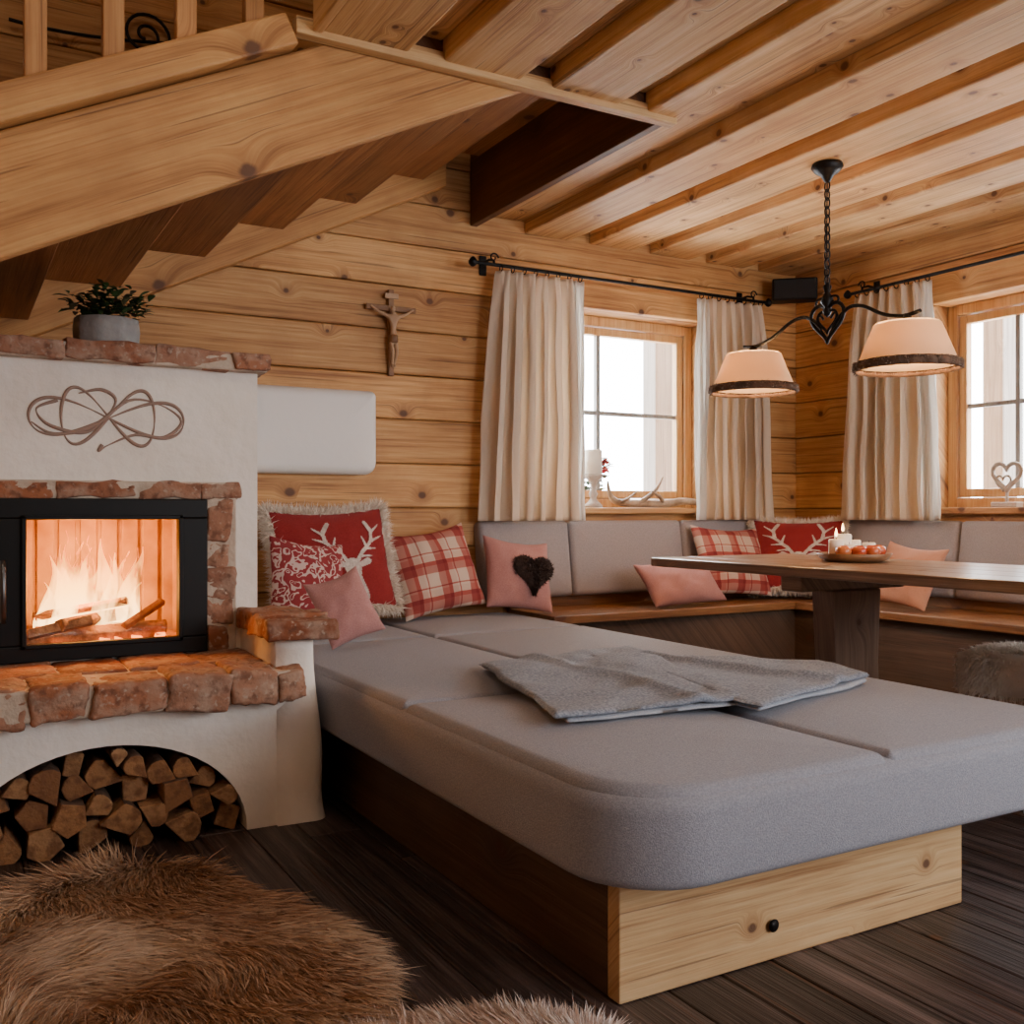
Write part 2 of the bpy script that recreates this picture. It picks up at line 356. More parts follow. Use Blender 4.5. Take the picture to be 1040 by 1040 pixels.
while x<XR:
    y1=2.92 if x<2.30 else YB
    w=.285; x1=min(x+w,XR+.02)
    if x<2.3<x1: x1=2.34
    mb.box(x,x1,YF,y1,ZC,ZC+.075)
    x+=.41
for b in [(.98,2.34,YF,2.92),(2.34,XR+.05,YF,YB+.05)]:
    x=b[0]
    while x<b[1]:
        mb.box(x,min(x+.41,b[1]),b[2],b[3],ZC+.07,ZC+.10); x+=.41
mb.box(.98,2.34,YF,2.92,ZC+.1,ZC+.33); mb.box(2.34,XR+.3,YF,YB+.05,ZC+.1,ZC+.33)
mb.obj('ceiling',ceilY,bevel=.008)
MB().box(.90,2.345,2.90,2.945,ZC-.022,ZC+.03).obj('trim_1',trimX,bevel=.004)
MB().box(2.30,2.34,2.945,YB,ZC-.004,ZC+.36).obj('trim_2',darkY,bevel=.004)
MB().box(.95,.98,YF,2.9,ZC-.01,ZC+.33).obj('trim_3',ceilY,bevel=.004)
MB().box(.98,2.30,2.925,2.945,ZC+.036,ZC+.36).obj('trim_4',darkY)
mb=MB(); x=XL
while x<XR+.3:
    mb.box(x+.002,x+.198,YF,YB+.05,ZT,ZT+.05); x+=.2
mb.obj('ceiling_upper',ceilY,bevel=.004)
MB().box(2.6,2.64,YF,YB,ZC+.33,ZT).obj('wall_upper',wallY)
# ------------------------------------------------------------ stairs
st=empty('staircase')
sb=lambda X:1.566+.489*X
XS=-.12
ang=math.atan(.489)
def stringer(nm,y0,y1,xe,dz=0,hh=.34):
    L=(xe-XS)/math.cos(ang); h=hh*math.cos(ang); tn=math.tan(ang)
    pts=[(0,0),(L,0),(L+h*tn,h),(h*tn,h)]
    o=MB().prism(pts,0,y1-y0).obj(nm,stairX,st,.006)
    o.location=(XS,y0,sb(XS)+dz); o.rotation_euler=(0,-ang,0)
stringer('front_stringer',2.95,3.0,2.12); stringer('rear_stringer',4.40,4.48,2.12,-.05,.36)
tm=MB()
for i in range(7):
    x0=XS+.02+i*.345; z=sb(x0)+.20
    if x0+.36>2.4: break
    x1=min(x0+.37,2.298)
    tm.box(x0,x1,3.0,4.40,z,z+.04)
    if x1<2.29: tm.box(x0+.345,x0+.365,3.0,4.40,z+.04,z+.169)
tm.obj('treads',stairY,st,.004)
MB().box(XL,XS,2.95,4.48,1.52,1.66).obj('landing',stairY,st,.004)
rz=lambda X:sb(X)+.345
for nm,off,hh,y0,y1 in (('bottom_rail',0,.095,2.90,2.985),('hand_rail',.9,.065,2.91,2.975)):
    L=(.91-XS)/math.cos(ang); o=MB().box(0,L,0,y1-y0,0,hh).obj(nm,stairX,st,.008); o.location=(XS,y0,rz(XS)+off); o.rotation_euler=(0,-ang,0)
bl=MB()
for i in range(-1,5):
    X=.196+i*.195
    if X<XS+.03 or X>.90: continue
    bl.box(X-.028,X+.028,2.92,2.965,rz(X)+.07,rz(X)+.92)
bl.obj('balusters',stairZ,st,.004)
sp=[]
for i in range(40):
    a=i*.28; r=.10*(1-i/46); sp.append((.72+r*math.cos(a),4.44,2.98+r*math.sin(a)))
wl=empty('wrought_iron_scroll'); tube('scroll',sp,.007,iron,wl)
tube('scroll_bar',[(.82,4.47,2.98),(.45,4.44,2.90),(.2,4.44,2.92)],.007,iron,wl,kind='NURBS')
# ------------------------------------------------------------ fireplace
fp=empty('masonry_fireplace')
YU=3.40
pm=MB()
pm.box(-.5,.10,YU,4.48,.485,1.43); pm.box(.74,.917,YU,4.48,.485,1.43); pm.box(.10,.74,YU,4.48,.99,1.43); pm.box(.10,.74,3.86,4.48,.485,.99)
pm.box(-.5,1.0,YU,4.48,0,.487)
pm.obj('upper_body',plaster,fp)
arch=[(.38-.39*math.cos(math.pi*i/28),.01+.285*math.sin(math.pi*i/28)) for i in range(29)]
m=MB()
m.box(-.5,-.01,2.97,3.41,0,.40); m.box(.77,.97,2.97,3.41,0,.40)
for i in range(len(arch)-1):
    a,b=arch[i],arch[i+1]; m.prism([a,b,(b[0],.40),(a[0],.40)],2.97,3.41)
m.obj('arched_base',plaster,fp)
v=[];f=[]
for k in range(25):
    z=.575*k/24
    e=.012*math.sin(z*9)+.02*max(0,(.12-z)/.12)**2
    x0,x1,y0,y1=.86,1.0+e,2.965-e*.7,3.405; r=.045
    ring=[(x0,y1),(x0,y0+.005)]
    ring+=[(x1-r+r*math.sin(a),y0+r-r*math.cos(a)) for a in [math.pi/2*i/7 for i in range(8)]]
    ring+=[(x1,y1)]
    tt=max(0,(z-.535)/.04); sh=.03*tt*tt
    for (x,y) in ring: v.append((min(x,x1-sh) if x>x0+.01 else x,max(y,y0+sh),z))
n=len(ring)
for k in range(24):
    for i in range(n-1): f.append((k*n+i,k*n+i+1,(k+1)*n+i+1,(k+1)*n+i))
f.append(tuple(range(24*n,25*n)))
mobj('corner_pier',v,f,plaster,fp,True)
MB().box(-.5,.90,2.93,YU,.395,.470).obj('hearth_mortar',mortar,fp,.01)
def brickrow(m,a0,a1,lo,hi,f):
    x=a0
    while x<a1-.03:
        w=R.uniform(lo,hi)
        if x+w>a1-.07: w=a1-x
        f(m,x+.002,x+w-.002); x+=w
hb=MB()
brickrow(hb,-.5,.93,.13,.24,lambda m,a,b:m.rock(a,b,2.885+R.uniform(-.012,.012),3.10+R.uniform(-.02,.02),.386+R.uniform(-.008,.006),.485+R.uniform(-.006,.006),.010,skew=.007))
brickrow(hb,-.5,.86,.14,.24,lambda m,a,b:m.rock(a,b,3.11,3.40,.40,.486+R.uniform(-.003,.003),.006,skew=.004))
brickrow(hb,-.5,.95,.14,.28,lambda m,a,b:m.rock(a,b,3.345+R.uniform(-.010,.008),3.7,1.424+R.uniform(-.004,.004),1.486+R.uniform(-.004,.004),.008,skew=.004))
brickrow(hb,.0,.86,.16,.32,lambda m,a,b:m.rock(a,b,3.383,3.45,.994+R.uniform(-.003,.003),1.050+R.uniform(-.005,.005),.008,skew=.005))
z=.47
while z<.99:
    h=R.uniform(.08,.15); z2=min(z+h,1.0)
    if 1.0-z2<.05: z2=1.0
    hb.rock(.744,.826+R.uniform(-.014,.022),3.381+R.uniform(-.004,.004),3.45,z+.001,z2-.001,.010,skew=.007); z=z2
y=2.93
while y<3.38:
    l=R.uniform(.13,.19)
    if y+l>3.36: l=3.42-y
    hb.rock(.838+R.uniform(-.012,.01),1.045+R.uniform(-.012,.010),y+.002,y+l-.002,.562,.620+R.uniform(-.004,.004),.009,skew=.005); y+=l
hb.obj('bricks',brick,fp,smooth=True)
mm=MB(); mm.box(.0,.850,3.388,3.43,.992,1.050); mm.box(.742,.842,3.386,3.43,.470,1.0); mm.box(.853,1.035,2.945,3.41,.563,.612); mm.box(-.5,.94,3.352,3.7,1.425,1.480); mm.box(-.5,.922,2.895,3.3,.392,.478); mm.obj('mortar_joints',mortar,fp,.006)
def flat(pts,nm,r=.0050): tube(nm,[(p[0],YU-.001,p[1]) for p in pts],r,paintM,fp,closed=False,radii=[.35+.85*abs(math.sin(i*.13)) for i in range(len(pts))])
cx,cz=.44,1.250
T=[i/90*2*math.pi for i in range(91)]
flat([(cx+.232*math.sin(a),cz+.058*math.sin(2*a)*(1.0) ) for a in T],'scroll_1')
flat([(cx+.14*math.sin(a),cz+.004+.090*math.sin(2*a)) for a in T],'scroll_2')
def spl(P,n=60):
    out=[]
    for i in range(n+1):
        t=i/n*(len(P)-1); k=min(int(t),len(P)-2); u=t-k
        p0=P[max(k-1,0)];p1=P[k];p2=P[k+1];p3=P[min(k+2,len(P)-1)]
        out.append(tuple(.5*((2*p1[j])+(-p0[j]+p2[j])*u+(2*p0[j]-5*p1[j]+4*p2[j]-p3[j])*u*u+(-p0[j]+3*p1[j]-3*p2[j]+p3[j])*u**3) for j in (0,1)))
    return out
flat(spl([(cx-.225,cz-.02),(cx-.16,cz-.055),(cx-.05,cz-.03),(cx+.06,cz+.06),(cx+.16,cz+.05),(cx+.225,cz+.0),(cx+.17,cz-.055),(cx+.08,cz-.05),(cx+.0,cz-.085),(cx-.03,cz-.105),(cx-.02,cz-.085)]),'scroll_3')
flat(spl([(cx-.09,cz+.075),(cx-.02,cz+.09),(cx+.02,cz+.05),(cx-.06,cz-.045),(cx-.17,cz-.03),(cx-.21,cz+.02),(cx-.15,cz+.05)]),'scroll_4')
dr=empty('fireplace_door'); dr.parent=fp
d=MB()
X0,X1,Z0,Z1=.10,.742,.488,.992
d.box(X0,X1,3.365,3.42,Z0,.54);d.box(X0,X1,3.365,3.42,.93,Z1);d.box(X0,.196,3.365,3.42,.54,.93);d.box(.652,X1,3.365,3.42,.54,.93)
d.obj('door_frame',blackM,dr,.004)
d=MB(); a0,a1,b0,b1=.186,.662,.53,.94
d.box(a0,a1,3.352,3.366,b0,b0+.014);d.box(a0,a1,3.352,3.366,b1-.014,b1);d.box(a0,a0+.014,3.352,3.366,b0,b1);d.box(a1-.014,a1,3.352,3.366,b0,b1)
d.obj('door_bead',blackM,dr,.003)
mobj('door_glass',[(.19,3.39,.535),(.66,3.39,.535),(.66,3.39,.935),(.19,3.39,.935)],[(0,1,2,3)],glassM,dr)
tube('door_handle',[(.135,3.345,.62),(.135,3.325,.64),(.135,3.325,.78),(.135,3.345,.80)],.009,plain('steel',(.12,.12,.12),.35,1),dr)
fb=MB()
fb.box(.10,.74,3.84,3.865,.485,.99); 
for i in range(9): fb.box(.12+i*.07,.12+i*.07+.055,3.825,3.845,.50,.985)
for sx in (.105,.715):
    for i in range(6): fb.box(sx,sx+.022,3.44+i*.067,3.44+i*.067+.055,.50,.985)
fb.box(.10,.74,3.42,3.86,.486,.515); fb.box(.10,.74,3.42,3.86,.965,.99)
fb.obj('fireclay_lining',fireclay,fp,.004)
def log3(m,p,q,r,seed,ns=(4,5,5)):
    p,q=Vector(p),Vector(q); ax=(q-p).normalized(); u=ax.orthogonal().normalized(); w=ax.cross(u)
    rr=random.Random(seed); n=rr.choice(ns); a0=rr.uniform(0,6.28)
    pts=[]
    if n==3:
        for a,k in ((0,1.15),(1.75,.95),(2.2,1.0),(2.75,1.02),(3.3,1.0),(3.8,.98),(4.3,.92)): pts.append((a+a0,r*k*rr.uniform(.93,1.07)))
        bark=[0,1,1,1,1,1,0]
    else:
        for i in range(n): pts.append((a0+6.283*(i+rr.uniform(-.22,.22))/n,r*rr.uniform(.85,1.15)))
        bark=[1 if rr.random()<.4 else 0 for _ in range(n)]
    n=len(pts); b=len(m.v); K=5
    for k in range(K+1):
        t=p.lerp(q,k/K)
        for i,(a,rd) in enumerate(pts):
            jj=1+.10*noise.noise(Vector((seed+i*3.3,k*.7,0)))
            m.v.append(tuple(t+u*math.cos(a)*rd*jj+w*math.sin(a)*rd*jj))
    m.f.append(tuple(range(b+n-1,b-1,-1)));m.f.append(tuple(range(b+K*n,b+K*n+n)));m.m+=[0,0]
    for k in range(K):
        for i in range(n):
            j=(i+1)%n; o_=b+k*n; m.f.append((o_+i,o_+j,o_+n+j,o_+n+i)); m.m.append(bark[i])
charM=plain('charred_wood',(.05,.025,.015),.9,0,.6,40,(.22,.10,.05),14)
lg=MB()
for i,(p,q,r) in enumerate([((.20,3.50,.545),(.60,3.55,.545),.03),((.24,3.62,.55),(.64,3.52,.56),.028),((.22,3.72,.545),(.60,3.74,.55),.032),((.30,3.46,.59),(.55,3.70,.60),.022),((.24,3.66,.60),(.52,3.56,.65),.02),((.50,3.50,.57),(.64,3.6,.64),.018),((.21,3.48,.56),(.40,3.47,.60),.02)]):
    log3(lg,p,q,r,i+3)
lg.obj('burning_logs',[endM,charM],fp,.004)
em=MB()
for i in range(40): 
    x,y=R.uniform(.18,.66),R.uniform(3.46,3.78); s=R.uniform(.008,.018); em.rock(x-s,x+s,y-s,y+s,.512,.512+s*1.4,.003,3)
em.obj('embers',[emberM],fp)
fl=MB()
for i in range(24):
    x=.24+.24*R.random()+ (.10*R.random() if i%3==0 else 0); y=R.uniform(3.52,3.74); H=R.uniform(.16,.36)*(1-.9*abs(x-.34)); w0=R.uniform(.02,.055); n=12; b=len(fl.v); ph=R.random()*6; an=R.uniform(-.5,.5)
    for k in range(n+1):
        t=k/n; ww=w0*(math.sin(math.pi*min(1,t*.8+.2))**.8)*(1-t)**.5; ox=.025*math.sin(ph+t*5)*t+.03*t; a=an+t*.8
        for sgn in (-1,0,1): fl.v.append((x+ox+sgn*ww*math.cos(a),y+sgn*ww*math.sin(a)+(0.012 if sgn==0 else 0),.56+H*t))
    for k in range(n):
        for c in (0,1): fl.f.append((b+k*3+c,b+k*3+c+1,b+k*3+c+4,b+k*3+c+3)); fl.m.append(0)
fl.obj('flames',[flameM],fp,smooth=True)
# ------------------------------------------------------------ firewood
fw=MB(); sd=100; placed=[]
for att in range(700):
    r=R.uniform(.036,.052) if att<320 else R.uniform(.024,.034)
    best=None
    for _ in range(30):
        x=R.uniform(.02,.74); z=r*.82
        for (px,pz,pr) in placed:
            dx=abs(px-x); s=(pr+r)*.84
            if dx<s: z=max(z,pz+math.sqrt(s*s-dx*dx))
        lim=.285*math.sqrt(max(0,1-((abs(x-.38)+r*.4)/.40)**2))
        if z+r*.8<lim and (best is None or z<best[1]): best=(x,z)
    if best: placed.append((best[0],best[1],r))
for (x,z,r) in placed:
    log3(fw,(x,2.985+R.uniform(-.035,.03),z+R.uniform(-.003,.003)),(x+R.uniform(-.012,.012),3.33,z),r,sd,(3,3,4,5)); sd+=1
fw.obj('firewood_stack',[endM,barkM],None,.0025,1)
box('niche_back',-.01,.77,3.36,3.40,0,.30,plain('niche_shade',(.03,.022,.018),.9),fp,0)  # dark panel closing the niche: shade of the recess painted as colour
# ------------------------------------------------------------ plant
pl=empty('potted_succulent'); px_,py_=.45,3.52
lathe('pot',[(.0,1.491),(.088,1.491),(.10,1.51),(.104,1.55),(.10,1.585),(.092,1.585),(.09,1.56),(0,1.56)],px_,py_,cementM,pl,wob=lambda a,z:.02*math.sin(a*9))
lf=MB()
def leaf(m,base,dirv,L,W,mi=0):
    d=Vector(dirv).normalized(); s=d.cross(Vector((0,0,1))); s=s.normalized() if s.length>.01 else Vector((1,0,0)); b=len(m.v); base=Vector(base); up=s.cross(d)
    for t,w in ((0,.15),(.3,.8),(.6,1),(.85,.6),(1,.05)):
        c=base+d*L*t-Vector((0,0,1))*L*.25*t*t
        m.v+= [tuple(c-s*W*w*.5+up*W*.12*w),tuple(c),tuple(c+s*W*w*.5+up*W*.12*w)]
    for k in range(4):
        for c in (0,1): m.f.append((b+k*3+c,b+k*3+c+1,b+k*3+c+4,b+k*3+c+3)); m.m.append(mi)
for i in range(54):
    a=R.uniform(0,6.28); r=R.uniform(.0,.09); p0=Vector((px_+r*math.cos(a),py_+r*math.sin(a),1.565)); tp=p0+Vector((math.cos(a)*R.uniform(.0,.05),math.sin(a)*R.uniform(0,.05),R.uniform(.03,.15)))
    for k in range(7):
        aa=a+R.uniform(-2.4,2.4); q=p0.lerp(tp,R.uniform(.4,1)); leaf(lf,q,(math.cos(aa),math.sin(aa),R.uniform(.0,.9)),R.uniform(.03,.055),R.uniform(.016,.027))
lf.obj('leaves',[leafM],pl,smooth=True)
# ------------------------------------------------------------ padded shapes
def rrect_ring(x0,x1,y0,y1,rad,n=8):
    out=[]
    for (cx,cy,a0,r) in ((x1-rad[2],y1-rad[2],0,rad[2]),(x0+rad[3],y1-rad[3],90,rad[3]),(x0+rad[0],y0+rad[0],180,rad[0]),(x1-rad[1],y0+rad[1],270,rad[1])):
        for i in range(n+1):
            a=math.radians(a0+90*i/n); out.append((cx+r*math.cos(a),cy+r*math.sin(a)))
    return out
def panel(name,x0,x1,y0,y1,z0,z1,rad,mat,parent=None,lip=.045,puff=.012,M=None,bot=.02,wr=.0):
    prof=[(bot,z0)]
    for i in range(1,5): a=i/4*math.pi/2; prof.append((bot*(1-math.sin(a)),z0+bot*(1-math.cos(a))))
    for i in range(7): a=i/6*math.pi/2; prof.append((lip*(1-math.cos(a)),z1-lip+lip*math.sin(a)))
    mx=min(x1-x0,y1-y0)/2
    for t in (.15,.3,.5,.75,.95): 
        d=lip+(mx-lip)*t; prof.append((d,z1+puff*math.sin(min(1,t*1.2)*math.pi/2)))
    v=[];f=[]
    for d,z in prof:
        rr=[max(.004,min(r-d if r>d else .004, mx-d)) for r in rad]
        ring=rrect_ring(x0+d,x1-d,y0+d,y1-d,rr)
        for p in ring: v.append(Vector((p[0],p[1],z+ (wr*noise.noise(Vector((p[0]*5,p[1]*5,z*3)))))))
    n=len(ring)
    for k in range(len(prof)-1):
        for i in range(n):
            j=(i+1)%n; f.append((k*n+i,k*n+j,(k+1)*n+j,(k+1)*n+i))
    f.append(tuple(range(n-1,-1,-1))); f.append(tuple(range((len(prof)-1)*n,len(prof)*n)))
    if M is not None: v=[M@p for p in v]
    return mobj(name,v,f,mat,parent,True)
MW=Matrix(((1,0,0,0),(0,0,-1,YB),(0,1,0,0),(0,0,0,1)))
panel('wall_backrest_cushion',1.0,1.765,1.125,1.525,.006,.10,[.045,.06,.03,.03],cushW,None,lip=.05,puff=.01,M=MW)
# ------------------------------------------------------------ daybed
bed=empty('daybed')
MX0,MX1,MXC=1.03,2.50,1.735; ys=[1.42,2.44,3.73,4.46]; ZM0,ZM1=.25,.45
panel('mattress_body',MX0,MX1,ys[0],ys[3],ZM0,.425,[.20,.12,.02,.02],wool,bed,lip=.035,puff=0,bot=.02)
k=0
for i in range(3):
    for (a,b,side) in ((MX0+.014,MXC,0),(MXC,MX1-.014,1)):
        rad=[.02]*4
        if i==0: rad[0 if side==0 else 1]=.19 if side==0 else .11
        k+=1
        panel('mattress_panel_%d'%k,a+.0015,b-.0015,ys[i]+(.014 if i==0 else .0015),ys[i+1]-.0015,.385,ZM1-.010,rad,wool,bed,lip=.032,puff=.012,bot=.004,wr=.004)
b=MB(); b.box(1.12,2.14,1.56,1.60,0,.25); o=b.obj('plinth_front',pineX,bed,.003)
b=MB(); b.box(1.12,1.16,1.60,4.46,0,.25); b.box(2.10,2.14,1.60,4.46,0,.25); b.box(1.16,2.10,4.42,4.46,0,.25); b.obj('plinth_sides',pineShadeY,bed,.003)
MB().box(1.13,2.40,1.57,4.45,.24,.255).obj('slat_board',pineShadeY,bed)
d=lathe('plinth_plug',[(0,0),(.012,0),(.014,-.004),(0,-.005)],0,0,iron,bed,16); d.rotation_euler=(-math.pi/2,0,0); d.location=(1.515,1.556,.075)
# ------------------------------------------------------------ blanket
bk=empty('wool_blanket')
def cloth(name,c,z,th,mat,parent,amp=.008,seed=0,nu=60,nv=50,ridge=0):
    P=[Vector((p[0],p[1],0)) for p in c]
    top=[];bot=[]
    for j in range(nv+1):
        for i in range(nu+1):
            u,w=i/nu,j/nv; p=P[0].lerp(P[1],u).lerp(P[3].lerp(P[2],u),w)
            e=min(u,1-u,w,1-w)
            q=p*1.0; s=Vector((seed*3.1,seed*1.7,0))
            p=p+noise.noise_vector(q*3.5+s)*.028+noise.noise_vector(q*11+s)*.006; p.z=0
            n1=noise.noise(q*5+s)*amp*.8+noise.noise(q*12+s)*amp*.4+abs(noise.noise(q*2.3+s))*amp*1.2
            n1+=ridge*math.exp(-((u+w*.5-.75+.05*noise.noise(q*4))/.05)**2)
            n1=max(n1,-.003)
            roll=math.sqrt(max(0,1-(1-min(1,e/.035))**2))
            top.append(Vector((p.x,p.y,z+th*.5+ (th*.5)*roll+n1)))
            bot.append(Vector((p.x,p.y,z+ (th*.5)*(1-roll)+max(0,n1)*.4)))
    v=top+bot; m=len(top)
    f=[];W=nu+1
    for j in range(nv):
        for i in range(nu):
            a=j*W+i; f.append((a,a+1,a+W+1,a+W)); f.append((m+a,m+a+W,m+a+W+1,m+a+1))
    bd=[i for i in range(nu)]+[j*W+nu for j in range(nv)]+[nv*W+i for i in range(nu,0,-1)]+[j*W for j in range(nv,0,-1)]
    for i in range(len(bd)): a,b2=bd[i],bd[(i+1)%len(bd)]; f.append((b2,a,m+a,m+b2))
    return mobj(name,v,f,mat,parent,True)
zb_=ZM1+.006
cloth('fold_lower',[(1.25,1.935),(1.77,1.90),(2.06,2.80),(1.46,2.72)],zb_,.012,blanketR,bk,.003,1)
cloth('fold_right_lower',[(1.74,1.81),(2.31,1.99),(2.36,2.22),(1.76,2.62)],zb_,.014,blanketR,bk,.003,5)
cloth('fold_right',[(1.72,1.80),(2.30,1.98),(2.37,2.24),(1.82,2.74)],zb_+.012,.014,blanketM,bk,.012,3,ridge=.018)
cloth('fold_upper',[(1.21,1.93),(1.76,1.92),(2.10,2.86),(1.44,2.74)],zb_+.010,.016,blanketM,bk,.015,2,ridge=.016)
# ------------------------------------------------------------ pillows
def pillow(name,loc,w,h,t,rx,rz,mat,ry=0,trim=None,motif=None,furL=.035,seed=0,pr=None):
    root=empty(name); root.matrix_world=Matrix.Translation(loc)@Matrix.Rotation(math.radians(rz),4,'Z')@Matrix.Rotation(math.radians(rx),4,'X')@Matrix.Rotation(math.radians(ry),4,'Z')
    def sf(u,v,sg):
        e=max(0,(1-u**2))*max(0,(1-v**2)); z=t/2*(e**.42)
        x=w/2*u*(1-.08*(1-v*v)); y=h/2*v*(1-.08*(1-u*u))
        nz=noise.noise(Vector((x*9+seed,y*9,sg)))*.014*e**.3+noise.noise(Vector((x*22+seed,y*22,sg+4)))*.007*e**.2
        y-=.014*(1-u*u)*(1 if v>0 else 0)*v
        return Vector((x,y,sg*(z+nz)))
    n=32; v=[];f=[]
    for sg in (1,-1):
        for j in range(n+1):
            for i in range(n+1):
                u=math.sin((i/n*2-1)*math.pi/2); w_=math.sin((j/n*2-1)*math.pi/2); v.append(sf(u,w_,sg))
    W=n+1;o=W*W
    for j in range(n):
        for i in range(n):
            a=j*W+i; f.append((a,a+1,a+W+1,a+W)); f.append((o+a,o+a+W,o+a+W+1,o+a+1))
    ob=mobj('cover',v,f,mat,root,True); wd=ob.modifiers.new('w','WELD'); wd.merge_threshold=.0008
    if motif:
        caps=motif; G=150; mv=[];mf=[];vi={}
        def ins(x,y):
            for (a,b,c,d,r0,r1) in caps:
                dx,dy=c-a,d-b; L2=dx*dx+dy*dy; tt=max(0,min(1,((x-a)*dx+(y-b)*dy)/L2)) if L2>0 else 0
                rr=r0+(r1-r0)*tt
                if (x-a-dx*tt)**2+(y-b-dy*tt)**2<rr*rr: return True
            return False
        def gv(i,j):
            if (i,j) not in vi:
                p=sf(i/G*2-1,j/G*2-1,1); p.z+=.005; vi[(i,j)]=len(mv); mv.append(p)
            return vi[(i,j)]
        for j in range(5,G-5):
            for i in range(5,G-5):
                if ins((i+.5)/G*2-1,(j+.5)/G*2-1): mf.append((gv(i,j),gv(i+1,j),gv(i+1,j+1),gv(i,j+1)))
        mobj('motif',mv,mf,motifM,root,True)
    if trim:
        P=[];Nn=[]
        for k in range(11000):
            s=R.uniform(-1,1); e=R.choice([0,1,2,3]); u,v_=((s,1),(s,-1),(1,s),(-1,s))[e]; m=R.uniform(.93,.998)
            p=sf(u*m,v_*m,R.choice([1,-1])); P.append(tuple(p)); q=Vector((u if e>1 else s*.3,v_ if e<2 else s*.3,R.uniform(-.9,1.3))); Nn.append(tuple(q.normalized()))
        strands('fur_trim',P,Nn,furL,.0021,trim,root,jit=.5,droop=0)
    return root,sf
def antl(s):
    L=[(.10,-.12,.25,.10),(.25,.10,.52,.38),(.52,.38,.55,.62),(.55,.62,.42,.85)]
    Tn=[(.20,.02,.48,.02),(.38,.24,.30,.50),(.52,.38,.78,.48),(.54,.58,.74,.75),(.36,.20,.60,.20)]
    return [(x0*s,y0,x1*s,y1,.042,.036) for x0,y0,x1,y1 in L]+[(x0*s,y0,x1*s,y1,.034,.012) for x0,y0,x1,y1 in Tn]
stag=[(0,-.72,0,-.25,.10,.17),(.0,-.25,.0,-.14,.17,.12),(.12,-.2,.36,-.10,.05,.07),(.36,-.10,.44,-.07,.06,.01),(-.12,-.2,-.36,-.10,.05,.07),(-.36,-.1,-.44,-.07,.06,.01),(0,-.86,0,-.5,.26,.16)]+antl(1)+antl(-1)
stag2=[(a*.8+.22,b*.85-.05,c*.8+.22,d*.85-.05,e*.9,f_*.9) for a,b,c,d,e,f_ in stag]
pillow('stag_cushion',(1.47,4.22,.735),.58,.50,.17,72,4,redF,2,creamfur,stag2,.040,1)
pillow('patterned_cushion',(1.285,3.99,.665),.33,.36,.14,70,8,floralM,-8,seed=2)
pillow('small_pink_cushion',(1.245,3.44,.605),.21,.27,.11,64,-12,pinkF,20,seed=3)
pillow('plaid_cushion',(1.985,4.25,.675),.45,.42,.16,70,4,plaidM,8,seed=4)
hp,sf=pillow('heart_cushion',(2.42,4.22,.645),.36,.37,.14,68,0,pinkF,-8,seed=5)
def heart2(t,s): return (s*16*math.sin(t)**3/17, s*(13*math.cos(t)-5*math.cos(2*t)-2*math.cos(3*t)-math.cos(4*t))/17)
v=[];f=[]
nH=48
for k,(sc,zz) in enumerate(((1,.045),(1.0,.06),(.9,.085),(.65,.10),(.3,.108),(0,.11))):
    for i in range(nH):
        x,y=heart2(2*math.pi*i/nH,.115*sc); v.append((x+.05,y-.01,zz))
for k in range(5):
    for i in range(nH): j=(i+1)%nH; f.append((k*nH+i,k*nH+j,(k+1)*nH+j,(k+1)*nH+i))
mobj('fur_heart',v,f,darkfur,hp,True)
P=[];Nn=[]
for _ in range(4500):
    t=R.uniform(0,6.283); s=math.sqrt(R.random()); x,y=heart2(t,.115*s); P.append((x+.05,y-.01,.108-.045*s**3)); Nn.append((x*8,y*8,1-.6*s))
strands('heart_fur',P,Nn,.016,.0016,darkfur,hp,jit=.5,droop=0)
pillow('pink_lumbar_cushion',(3.37,4.14,.575),.50,.27,.13,50,2,pinkF,2,seed=6)
pillow('plaid_cushion',(3.84,4.27,.675),.46,.42,.14,66,-4,plaidM,-3,seed=7)
pillow('stag_cushion',(4.25,4.16,.70),.54,.46,.15,68,-45,redF,0,creamfur,stag,.030,8)
pillow('peach_cushion',(4.23,3.40,.63),.36,.34,.12,64,-88,peachF,-6,seed=9)
# ------------------------------------------------------------ corner bench
bn=empty('corner_bench')
b=MB(); b.box(2.51,4.56,4.02,4.25,.41,.45); b.box(2.51,4.56,4.253,4.49,.41,.45); b.obj('seat_back',benchX,bn,.004)
b=MB(); b.box(4.08,4.32,1.2,4.018,.41,.45); b.box(4.323,4.56,1.2,4.018,.41,.45); b.obj('seat_right',benchY,bn,.004)
b=MB(); b.box(2.51,4.14,4.06,4.09,0,.41); b.box(2.51,2.54,4.09,4.49,0,.41); b.obj('front_panel_x',pineShadeY,bn,.003)
b=MB(); b.box(4.12,4.15,1.2,4.06,0,.41); b.box(4.15,4.56,1.2,1.23,0,.41); b.obj('front_panel_y',pineShadeY,bn,.003)
def backc(nm,x0,x1):
    M=Matrix.Translation((0,YB-.035,.50))@Matrix.Rotation(math.radians(90-8),4,'X')
    panel(nm,x0+.002,x1-.002,0,.40,0,.085,[.025]*4,seatF,bn,lip=.03,puff=.012,M=M,wr=.002)
backc('backrest_1',2.32,2.86); backc('backrest_2',2.86,3.62); backc('backrest_3',3.62,4.44)
def backr(nm,y0,y1):
    M=Matrix.Translation((XR-.035,0,.50))@Matrix.Rotation(math.radians(-90),4,'Z')@Matrix.Rotation(math.radians(82),4,'X')
    panel(nm,-y1+.002,-y0-.002,0,.40,0,.085,[.025]*4,seatF,bn,lip=.03,puff=.012,M=M,wr=.002)
backr('backrest_4',3.30,4.36); backr('backrest_5',2.2,3.30); backr('backrest_6',1.2,2.2)
b=MB(); b.box(2.51,4.5,4.455,4.50,.45,.505); b.obj('back_rail',benchX,bn,.003)
